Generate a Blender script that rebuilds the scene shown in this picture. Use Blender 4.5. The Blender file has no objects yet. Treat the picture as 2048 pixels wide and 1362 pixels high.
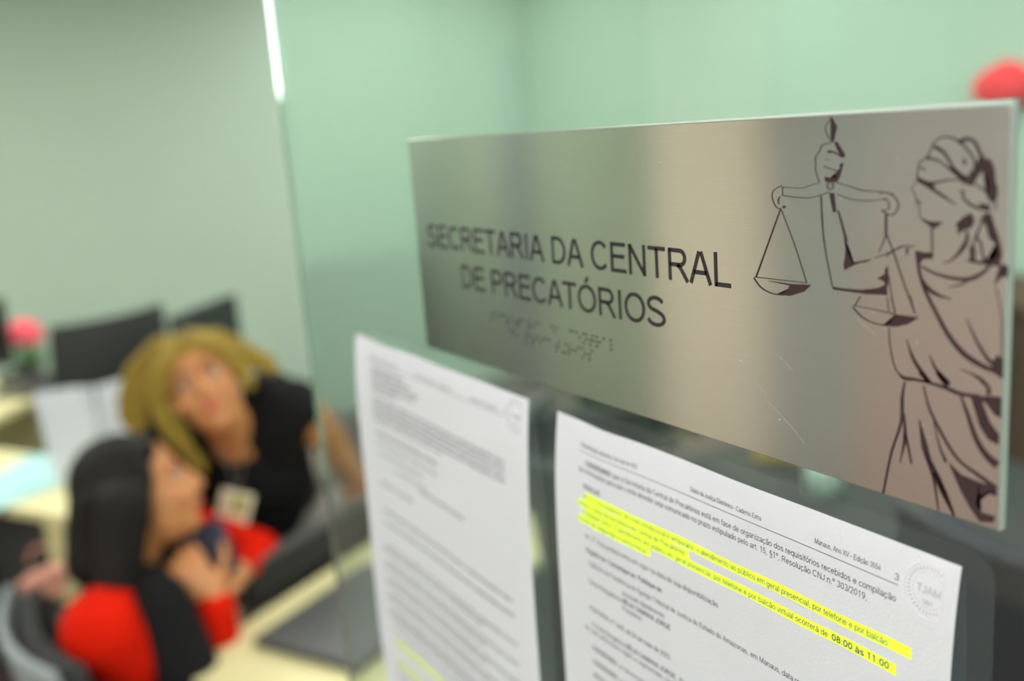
import bpy, bmesh, math, random
from mathutils import Vector, Matrix
from mathutils.noise import noise
random.seed(4)
S = bpy.context.scene
COL = S.collection

# ---------------------------------------------------------------- camera
EYE = Vector((0.0, 0.0, 1.70))
RIGHT = Vector((0.5298968, 0.8448434, -0.0738178))
DOWN = Vector((0.1432154, -0.1749388, -0.9741077))
FWD = Vector((-0.8358820, 0.5056047, -0.2136941))
cam = bpy.data.cameras.new('camera')
cam.sensor_width = 36.0
cam.lens = 35.0
cam.clip_start = 0.01
cam.dof.use_dof = True
cam.dof.focus_distance = 0.350
cam.dof.aperture_fstop = 4.6
camo = bpy.data.objects.new('camera', cam)
M = Matrix((RIGHT, -DOWN, -FWD)).transposed().to_4x4()
M.translation = EYE
camo.matrix_world = M
COL.objects.link(camo)
S.camera = camo

# ---------------------------------------------------------------- world, exposure
w = bpy.data.worlds.new('world'); S.world = w
w.use_nodes = True
w.node_tree.nodes['Background'].inputs[0].default_value = (0.75, 0.85, 1.0, 1)
w.node_tree.nodes['Background'].inputs[1].default_value = 0.3
S.view_settings.view_transform = 'Standard'
S.view_settings.look = 'None'
S.view_settings.gamma = 1
S.view_settings.use_curve_mapping = False
S.view_settings.exposure = 0.0
LAMP = 28.0            # ceiling panel brightness
S.cycles.max_bounces = 12
S.cycles.transmission_bounces = 10
S.cycles.transparent_max_bounces = 12
S.cycles.sample_clamp_indirect = 4.0
S.cycles.use_denoising = True

def spot(px, py, depth):
    """a place in the room seen at (px, py), depth metres along the view axis"""
    return EYE + ((px - 1024) * RIGHT + (py - 681) * DOWN) * (depth / 1991.0) + FWD * depth

# ---------------------------------------------------------------- materials
def mat(name, col, rough=0.5, metal=0.0, var=0.06, scale=12.0, bump=0.0, bscale=80.0, **kw):
    m = bpy.data.materials.new(name); m.use_nodes = True
    nt = m.node_tree; b = nt.nodes['Principled BSDF']
    b.inputs['Roughness'].default_value = rough
    b.inputs['Metallic'].default_value = metal
    tc = nt.nodes.new('ShaderNodeTexCoord')
    nz = nt.nodes.new('ShaderNodeTexNoise'); nz.inputs['Scale'].default_value = scale
    nz.inputs['Detail'].default_value = 4
    nt.links.new(tc.outputs['Object'], nz.inputs['Vector'])
    mx = nt.nodes.new('ShaderNodeMix'); mx.data_type = 'RGBA'
    nt.links.new(nz.outputs['Fac'], mx.inputs[0])
    lo = [max(0, c * (1 - var)) for c in col]; hi = [min(1, c * (1 + var)) for c in col]
    mx.inputs[6].default_value = (*lo, 1); mx.inputs[7].default_value = (*hi, 1)
    nt.links.new(mx.outputs[2], b.inputs['Base Color'])
    if bump:
        n2 = nt.nodes.new('ShaderNodeTexNoise'); n2.inputs['Scale'].default_value = bscale
        nt.links.new(tc.outputs['Object'], n2.inputs['Vector'])
        bp = nt.nodes.new('ShaderNodeBump'); bp.inputs['Strength'].default_value = bump
        bp.inputs['Distance'].default_value = 0.002
        nt.links.new(n2.outputs['Fac'], bp.inputs['Height'])
        nt.links.new(bp.outputs['Normal'], b.inputs['Normal'])
    for k, v in kw.items():
        b.inputs[k.replace('_', ' ')].default_value = v
    return m

def emit(name, col, s):
    m = bpy.data.materials.new(name); m.use_nodes = True
    nt = m.node_tree; nt.nodes.clear()
    e = nt.nodes.new('ShaderNodeEmission'); e.inputs[0].default_value = (*col, 1); e.inputs[1].default_value = s
    o = nt.nodes.new('ShaderNodeOutputMaterial'); nt.links.new(e.outputs[0], o.inputs[0])
    return m

def glass(name, col, rough=0.0, ior=1.5):
    m = bpy.data.materials.new(name); m.use_nodes = True
    nt = m.node_tree; nt.nodes.clear()
    g = nt.nodes.new('ShaderNodeBsdfGlass'); g.inputs['Color'].default_value = (*col, 1)
    g.inputs['Roughness'].default_value = rough; g.inputs['IOR'].default_value = ior
    o = nt.nodes.new('ShaderNodeOutputMaterial'); nt.links.new(g.outputs[0], o.inputs[0])
    return m

def clear_film(name):
    m = bpy.data.materials.new(name); m.use_nodes = True
    nt = m.node_tree; nt.nodes.clear()
    t = nt.nodes.new('ShaderNodeBsdfTransparent'); t.inputs[0].default_value = (0.95, 0.96, 0.96, 1)
    d = nt.nodes.new('ShaderNodeBsdfDiffuse'); d.inputs[0].default_value = (0.8, 0.84, 0.84, 1)
    g = nt.nodes.new('ShaderNodeBsdfGlossy'); g.inputs['Roughness'].default_value = 0.12
    a = nt.nodes.new('ShaderNodeMixShader'); a.inputs[0].default_value = 0.010
    nt.links.new(t.outputs[0], a.inputs[1]); nt.links.new(d.outputs[0], a.inputs[2])
    b = nt.nodes.new('ShaderNodeMixShader'); b.inputs[0].default_value = 0.012
    nt.links.new(a.outputs[0], b.inputs[1]); nt.links.new(g.outputs[0], b.inputs[2])
    o = nt.nodes.new('ShaderNodeOutputMaterial'); nt.links.new(b.outputs[0], o.inputs[0])
    return m

def brushed_steel():
    m = bpy.data.materials.new('brushed_steel'); m.use_nodes = True
    nt = m.node_tree; b = nt.nodes['Principled BSDF']
    b.inputs['Metallic'].default_value = 1.0
    b.inputs['Roughness'].default_value = 0.15
    b.inputs['Anisotropic'].default_value = 0.9
    tg = nt.nodes.new('ShaderNodeCombineXYZ'); tg.inputs[2].default_value = 1.0
    nt.links.new(tg.outputs[0], b.inputs['Tangent'])
    tc = nt.nodes.new('ShaderNodeTexCoord')
    mp = nt.nodes.new('ShaderNodeMapping'); mp.inputs['Scale'].default_value = (30, 1, 4500)
    nt.links.new(tc.outputs['Object'], mp.inputs['Vector'])
    nz = nt.nodes.new('ShaderNodeTexNoise'); nz.inputs['Scale'].default_value = 1.0; nz.inputs['Detail'].default_value = 3
    nt.links.new(mp.outputs[0], nz.inputs['Vector'])
    mx = nt.nodes.new('ShaderNodeMix'); mx.data_type = 'RGBA'
    mx.inputs[6].default_value = (0.60, 0.61, 0.60, 1); mx.inputs[7].default_value = (0.70, 0.71, 0.695, 1)
    nt.links.new(nz.outputs['Fac'], mx.inputs[0]); nt.links.new(mx.outputs[2], b.inputs['Base Color'])
    bp = nt.nodes.new('ShaderNodeBump'); bp.inputs['Strength'].default_value = 0.012; bp.inputs['Distance'].default_value = 0.0002
    nt.links.new(nz.outputs['Fac'], bp.inputs['Height']); nt.links.new(bp.outputs['Normal'], b.inputs['Normal'])
    return m

MT = dict(
    wall=mat('pale_green_wall_paint', (0.36, 0.465, 0.375), 0.75, var=0.03, scale=2, bump=0.15),
    wallb=mat('light_green_wall_paint', (0.36, 0.475, 0.385), 0.75, var=0.03, scale=2, bump=0.15),
    wall2=mat('grey_green_wall_paint', (0.36, 0.43, 0.31), 0.75, var=0.03, scale=2),
    wall4=mat('warm_grey_reflection_panel', (0.50, 0.49, 0.46), 0.75, var=0.03, scale=2),
    sidetop=mat('taupe_grey_laminate', (0.15, 0.14, 0.12), 0.5),
    wall3=mat('grey_reflection_panel', (0.42, 0.44, 0.41), 0.75, var=0.03, scale=2),
    beige=mat('beige_column_paint', (0.90, 0.78, 0.62), 0.7, var=0.02, scale=2),
    ceil=mat('ceiling_white', (0.80, 0.82, 0.78), 0.85, var=0.02, scale=3),
    floor=mat('brown_grey_floor', (0.12, 0.088, 0.078), 0.7, var=0.12, scale=5),
    door=mat('blue_grey_post_paint', (0.22, 0.25, 0.28), 0.6),
    reflrose=mat('rose_brown_reflection_panel', (0.56, 0.41, 0.36), 0.6, var=0.08, scale=4),
    trim=mat('aluminium_trim', (0.6, 0.62, 0.62), 0.35, 0.9),
    glass=glass('green_tinted_glass', (0.93, 1.0, 0.975)),
    acrylic=mat('acrylic_painted_reflection', (0.60, 0.69, 0.63), 0.25, var=0.02, Transmission_Weight=0.35, IOR=1.49),  # whitish edge reflection put into the base colour
    steel=brushed_steel(),
    ink=mat('dark_sign_ink', (0.026, 0.023, 0.024), 0.8, var=0.03, Specular_IOR_Level=0.1),
    bronze=mat('etched_figure_ink', (0.034, 0.021, 0.022), 0.8, var=0.03, Specular_IOR_Level=0.1),
    scratch=mat('bright_scratch', (0.85, 0.85, 0.82), 0.3, 0.6),
    paper=mat('white_paper', (0.79, 0.80, 0.84), 0.7, var=0.01, scale=300, bump=0.12, bscale=900),
    print_=mat('black_print', (0.075, 0.075, 0.085), 0.6, var=0.02),
    stampink=mat('grey_stamp_ink', (0.36, 0.36, 0.40), 0.7, var=0.1, scale=600),
    stamplight=mat('light_grey_stamp_ink', (0.54, 0.54, 0.58), 0.7, var=0.05, scale=600),
    hilite=mat('yellow_green_highlighter', (0.63, 0.86, 0.04), 0.6, var=0.06, scale=60),
    film=clear_film('clear_plastic_film'),
    laminate=mat('cream_laminate', (0.66, 0.62, 0.33), 0.5, var=0.04, scale=3),
    edge=mat('cream_edge_band', (0.62, 0.57, 0.29), 0.5, var=0.03),
    black=mat('black_plastic', (0.020, 0.022, 0.022), 0.6, var=0.1, Specular_IOR_Level=0.25),
    lap=mat('dark_grey_laptop_shell', (0.062, 0.068, 0.068), 0.5, var=0.1),
    darkgrey=mat('dark_grey_plastic', (0.075, 0.08, 0.08), 0.5),
    grey=mat('mid_grey_plastic', (0.22, 0.25, 0.26), 0.5),
    fabric=mat('black_chair_fabric', (0.020, 0.022, 0.023), 0.9, var=0.2, scale=60, bump=0.5, bscale=700),
    navyfab=mat('navy_chair_fabric', (0.022, 0.026, 0.05), 0.9, var=0.2, scale=60, bump=0.5, bscale=700),
    chrome=mat('chrome', (0.7, 0.7, 0.7), 0.2, 1.0),
    navy=mat('navy_cover', (0.03, 0.04, 0.075), 0.5),
    cloth_white=mat('bluish_white_card', (0.68, 0.74, 0.80), 0.7, var=0.03),
    cyan=mat('pale_cyan_paper', (0.34, 0.58, 0.56), 0.7, var=0.03),
    skinA=mat('skin_warm_tan', (0.50, 0.215, 0.078), 0.55, var=0.08, scale=20, Subsurface_Weight=0.1),
    skinB=mat('skin_light_tan', (0.49, 0.21, 0.075), 0.55, var=0.08, scale=20, Subsurface_Weight=0.1),
    red=mat('bright_red_knit', (0.56, 0.010, 0.001), 0.9, var=0.12, scale=40, Specular_IOR_Level=0.1, bump=0.4, bscale=500),
    blackcloth=mat('black_cloth', (0.009, 0.009, 0.010), 0.9, var=0.2, scale=40, Specular_IOR_Level=0.15, bump=0.4, bscale=500),
    taupe=mat('taupe_trousers_cloth', (0.12, 0.11, 0.09), 0.85, var=0.1, scale=40),
    hairA=mat('black_hair', (0.010, 0.009, 0.008), 0.7, var=0.5, scale=60, Specular_IOR_Level=0.2),
    hairB=mat('blonde_hair', (0.27, 0.19, 0.03), 0.7, var=0.5, scale=50, Specular_IOR_Level=0.2),
    hairroot=mat('dark_blonde_roots', (0.10, 0.08, 0.025), 0.7, var=0.3, scale=50),
    eye=mat('eye_white', (0.50, 0.47, 0.44), 0.2, var=0.01),
    iris=mat('dark_brown_iris', (0.03, 0.018, 0.01), 0.2),
    lipm=mat('rose_lips', (0.50, 0.10, 0.08), 0.4),
    browm=mat('dark_brows', (0.08, 0.05, 0.025), 0.8),
    shellnavy=mat('dark_navy_plastic', (0.018, 0.022, 0.04), 0.6),
    badge=mat('cream_badge_card', (0.85, 0.83, 0.60), 0.4, var=0.05),
    badgeph=mat('olive_badge_photo', (0.35, 0.36, 0.06), 0.4),
    pink=mat('pink_petals', (0.85, 0.10, 0.14), 0.7, var=0.15, scale=40),
    crimson=mat('crimson_petals', (0.60, 0.02, 0.03), 0.8, var=0.15, scale=40),
    leaf=mat('leaf_green', (0.05, 0.14, 0.04), 0.6),
    pot=mat('dark_pot', (0.06, 0.065, 0.07), 0.5),
    bag=mat('pinkish_beige_leather', (0.62, 0.30, 0.22), 0.5, var=0.1),
    wood=mat('dark_brown_wood', (0.06, 0.030, 0.018), 0.65, var=0.2, scale=6, Specular_IOR_Level=0.25),
    mustard=mat('mustard_box_card', (0.48, 0.34, 0.08), 0.6),
    teal=mat('pale_teal_glaze', (0.40, 0.50, 0.43), 0.3),
    screen=mat('dark_screen_glass', (0.01, 0.012, 0.014), 0.12, var=0.0),
    panel=emit('lamp_diffuser_glow', (1.0, 0.985, 0.94), LAMP),
    winlight=emit('lit_frosted_window', (1.0, 0.99, 0.93), 14.0),
)

# ---------------------------------------------------------------- builders
def finish(name, bm, m, parent=None, smooth=False, loc=None):
    me = bpy.data.meshes.new(name); bm.normal_update(); bm.to_mesh(me); bm.free()
    o = bpy.data.objects.new(name, me); COL.objects.link(o)
    me.materials.append(m)
    if smooth:
        for p in me.polygons: p.use_smooth = True
    if loc is not None: o.location = loc
    if parent is not None:
        o.parent = parent
    return o

def tag(o, label=None, cat=None, group=None, kind=None):
    if label: o['label'] = label
    if cat: o['category'] = cat
    if group: o['group'] = group
    if kind: o['kind'] = kind
    return o

def empty(name, loc, rz=0.0):
    o = bpy.data.objects.new(name, None); COL.objects.link(o)
    o.location = loc; o.rotation_euler = (0, 0, rz); o.empty_display_size = 0.05
    return o

def struct(o): o['kind'] = 'structure'; return o

def box(bm, lo, hi, bevel=0.0, mtx=None):
    vs = bmesh.ops.create_cube(bm, size=1)['verts']
    c = [(a + b) / 2 for a, b in zip(lo, hi)]; s = [abs(b - a) for a, b in zip(lo, hi)]
    for v in vs: v.co = Vector((v.co.x * s[0] + c[0], v.co.y * s[1] + c[1], v.co.z * s[2] + c[2]))
    if bevel:
        es = list({e for v in vs for e in v.link_edges})
        r = bmesh.ops.bevel(bm, geom=es, offset=bevel, segments=3, profile=0.5, affect='EDGES')
        vs = list({v for f in r['faces'] for v in f.verts} | {v for v in vs if v.is_valid})
    if mtx is not None:
        for v in vs: v.co = mtx @ v.co
    return vs

def bx(name, lo, hi, m, parent=None, bevel=0.0, mtx=None):
    bm = bmesh.new(); box(bm, lo, hi, bevel, mtx); return finish(name, bm, m, parent)

def prism(bm, pts, z0, z1, mtx=None):
    """vertical prism over an xy outline"""
    a = [bm.verts.new((x, y, z0)) for x, y in pts]; b = [bm.verts.new((x, y, z1)) for x, y in pts]
    n = len(pts)
    bm.faces.new(list(reversed(a))); bm.faces.new(b)
    for i in range(n): bm.faces.new((a[i], a[(i + 1) % n], b[(i + 1) % n], b[i]))
    if mtx is not None:
        for v in a + b: v.co = mtx @ v.co
    bmesh.ops.recalc_face_normals(bm, faces=bm.faces[:])

def lathe(bm, prof, c=(0, 0, 0), n=24, mtx=None):
    rings = []
    for r, z in prof:
        rings.append([bm.verts.new((c[0] + r * math.cos(2 * math.pi * i / n), c[1] + r * math.sin(2 * math.pi * i / n), c[2] + z)) for i in range(n)])
    for a, b in zip(rings, rings[1:]):
        for i in range(n): bm.faces.new((a[i], a[(i + 1) % n], b[(i + 1) % n], b[i]))
    bm.faces.new(list(reversed(rings[0]))); bm.faces.new(rings[-1])
    if mtx is not None:
        for r in rings:
            for v in r: v.co = mtx @ v.co

def frame_of(d):
    d = Vector(d).normalized()
    a = Vector((0, 0, 1)) if abs(d.z) < 0.9 else Vector((1, 0, 0))
    x = d.cross(a).normalized(); return x, d.cross(x).normalized(), d

def capsule(bm, p0, r0, p1, r1, n=14, k=5, flat=1.0, flatdir=None):
    p0 = Vector(p0); p1 = Vector(p1); d = p1 - p0; L = max(d.length, 1e-5)
    x, y, z = frame_of(d if d.length > 1e-5 else (0, 0, 1))
    if flatdir is not None:
        y = Vector(flatdir); y = (y - z * y.dot(z)).normalized(); x = y.cross(z).normalized()
    rings = []
    prof = []
    for i in range(1, k + 1):
        a = -math.pi / 2 + (math.pi / 2) * i / k; prof.append((r0 * math.cos(a), r0 * math.sin(a)))
    for i in range(0, k):
        a = (math.pi / 2) * i / k; prof.append((r1 * math.cos(a), L + r1 * math.sin(a)))
    for r, t in prof:
        rings.append([bm.verts.new(p0 + z * t + x * (r * math.cos(2 * math.pi * j / n)) + y * (flat * r * math.sin(2 * math.pi * j / n))) for j in range(n)])
    b = bm.verts.new(p0 - z * r0); t = bm.verts.new(p0 + z * (L + r1))
    for a, c in zip(rings, rings[1:]):
        for j in range(n): bm.faces.new((a[j], a[(j + 1) % n], c[(j + 1) % n], c[j]))
    for j in range(n):
        bm.faces.new((b, rings[0][(j + 1) % n], rings[0][j])); bm.faces.new((t, rings[-1][j], rings[-1][(j + 1) % n]))

def ellip(bm, c, r, basis=None, n=20):
    vs = bmesh.ops.create_uvsphere(bm, u_segments=n, v_segments=n // 2 + 2, radius=1)['verts']
    B = basis or Matrix.Identity(3); c = Vector(c)
    for v in vs: v.co = c + B @ Vector((v.co.x * r[0], v.co.y * r[1], v.co.z * r[2]))

def volume(name, build, m, parent=None, voxel=0.005, smooth=4):
    """one continuous skin grown over overlapping limb and body volumes"""
    bm = bmesh.new(); build(bm)
    bmesh.ops.recalc_face_normals(bm, faces=bm.faces[:])
    me = bpy.data.meshes.new('tmp'); bm.to_mesh(me); bm.free()
    o = bpy.data.objects.new('tmp', me); COL.objects.link(o)
    r = o.modifiers.new('r', 'REMESH'); r.mode = 'VOXEL'; r.voxel_size = voxel
    s = o.modifiers.new('s', 'SMOOTH'); s.iterations = smooth; s.factor = 0.5
    dg = bpy.context.evaluated_depsgraph_get()
    me2 = bpy.data.meshes.new_from_object(o.evaluated_get(dg))
    bpy.data.objects.remove(o)
    me2.name = name; me2.materials.clear(); me2.materials.append(m)
    for p in me2.polygons: p.use_smooth = True
    ob = bpy.data.objects.new(name, me2); COL.objects.link(ob)
    if parent is not None: ob.parent = parent
    return ob

# ---------------------------------------------------------------- the room
X0, X1, Y0, Y1, CZ = -5.5, 3.2, -2.5, 3.6, 2.75
struct(bx('floor', (X0 - .1, Y0 - .1, -0.1), (X1 + .1, Y1 + .1, 0.0), MT['floor']))
struct(bx('ceiling', (X0 - .1, Y0 - .1, CZ), (X1 + .1, Y1 + .1, CZ + .1), MT['ceil']))
struct(bx('wall_left', (X0 - .1, Y0, 0), (X0, Y1, CZ), MT['wall']))
struct(bx('wall_back', (X0 - .1, Y1, 0), (X1 + .1, Y1 + .1, CZ), MT['wallb']))
struct(bx('wall_front', (X0 - .1, Y0 - .1, 0), (X1 + .1, Y0, CZ), MT['wall2']))
# right wall with a window opening
WZ0, WZ1, WY0, WY1 = 1.90, 2.55, 0.8, 3.2
bm = bmesh.new()
box(bm, (X1, Y0, 0), (X1 + .1, Y1, WZ0)); box(bm, (X1, Y0, WZ1), (X1 + .1, Y1, CZ))
box(bm, (X1, Y0, WZ0), (X1 + .1, WY0, WZ1)); box(bm, (X1, WY1, WZ0), (X1 + .1, Y1, WZ1))
struct(finish('wall_right', bm, MT['wall']))
wn = struct(bx('window_1', (X1 + .03, WY0, WZ0), (X1 + .04, WY1, WZ1), MT['winlight']))
bm = bmesh.new()
for a, b in (((X1 - .01, WY0 - .03, WZ0 - .03), (X1 + .05, WY1 + .03, WZ0)), ((X1 - .01, WY0 - .03, WZ1), (X1 + .05, WY1 + .03, WZ1 + .03)),
             ((X1 - .01, WY0 - .03, WZ0), (X1 + .05, WY0, WZ1)), ((X1 - .01, WY1, WZ0), (X1 + .05, WY1 + .03, WZ1))):
    box(bm, a, b)
finish('window_frame', bm, MT['trim'], wn)
# things of the near side of the partition: column, door, skirting; unseen panels added for the sign's reflected bands
struct(bx('trim_1', (-3.42, Y0, 0), (-2.86, Y0 + .14, CZ), MT['beige']))
struct(bx('trim_2', (-2.86, Y0, 0), (-2.40, Y0 + .03, CZ), MT['wall3']))
struct(bx('trim_3', (-2.40, Y0, 0), (X1, Y0 + .035, CZ), MT['wall4']))
struct(bx('trim_6', (-2.42, Y0 + .035, 0), (X1, Y0 + .055, 1.22), MT['reflrose']))
struct(bx('trim_5', (-4.84, Y0, 0), (-4.64, Y0 + .06, 2.08), MT['door']))
struct(bx('baseboard_front', (-4.60, Y0, 0), (-3.43, Y0 + .015, .09), MT['trim']))
struct(bx('baseboard_back', (X0, Y1 - .015, 0), (X1, Y1, .09), MT['trim']))
struct(bx('baseboard_left', (X0, Y0 + .02, 0), (X0 + .015, Y1 - .02, .09), MT['trim']))

def added_ceiling_lamp(x, y, lab, lx=0.6, ly=0.6):
    r = empty('added_ceiling_lamp', (x, y, CZ))
    tag(r, lab, 'ceiling light', 'added square ceiling light panels')
    bm = bmesh.new()
    for a, b in (((-lx / 2, -ly / 2, -.03), (lx / 2, -ly / 2 + .03, 0)), ((-lx / 2, ly / 2 - .03, -.03), (lx / 2, ly / 2, 0)),
                 ((-lx / 2, -ly / 2 + .03, -.03), (-lx / 2 + .03, ly / 2 - .03, 0)), ((lx / 2 - .03, -ly / 2 + .03, -.03), (lx / 2, ly / 2 - .03, 0))):
        box(bm, a, b)
    finish('frame', bm, MT['trim'], r)
    bx('diffuser', (-lx / 2 + .03, -ly / 2 + .03, -.02), (lx / 2 - .03, ly / 2 - .03, -.012), MT['panel'], r)
    return r
LAMPS = [(-4.85, -.95), (-4.85, -1.6), (-3.6, 1.2), (-2.0, 1.9), (-3.2, -.35), (-.45, -1.0), (.5, -1.0), (-.5, -1.9), (.5, -1.9), (0.2, 1.9), (1.5, -1.0), (-4.75, 2.7), (-3.2, 2.9), (-1.4, 2.9)]  # unseen panels; several added to brighten the notices, walls and glass
for x, y in LAMPS:
    added_ceiling_lamp(x, y, 'unseen square flush ceiling light panel with thin metal frame, added to light the room')

# ---------------------------------------------------------------- the glass screen
GY = 0.2502            # near face of the glass
GX0 = -0.713
gl = empty('glass_screen', (0.1, GY, 0))
tag(gl, 'tall clear greenish glass panel with a free edge, carrying the metal sign and notices', 'glass panel')
bm = bmesh.new(); box(bm, (GX0, GY, 0.03), (0.9, GY + 0.012, CZ - .02), 0.0006)
g = finish('glass_pane', bm, MT['glass'], gl); g.matrix_parent_inverse = Matrix.Translation((-0.1, -GY, 0))
for nm, z0, z1 in (('bottom_channel', 0.0, 0.05), ('top_channel', CZ - .04, CZ)):
    bm = bmesh.new()
    box(bm, (GX0, GY - .012, z0), (.9, GY - .002, z1)); box(bm, (GX0, GY + .014, z0), (.9, GY + .024, z1))
    box(bm, (GX0, GY - .012, z0 if z0 == 0 else z1 - .015), (.9, GY + .024, z0 + .02 if z0 == 0 else z1))
    o = finish(nm, bm, MT['trim'], gl); o.matrix_parent_inverse = Matrix.Translation((-0.1, -GY, 0))

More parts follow.
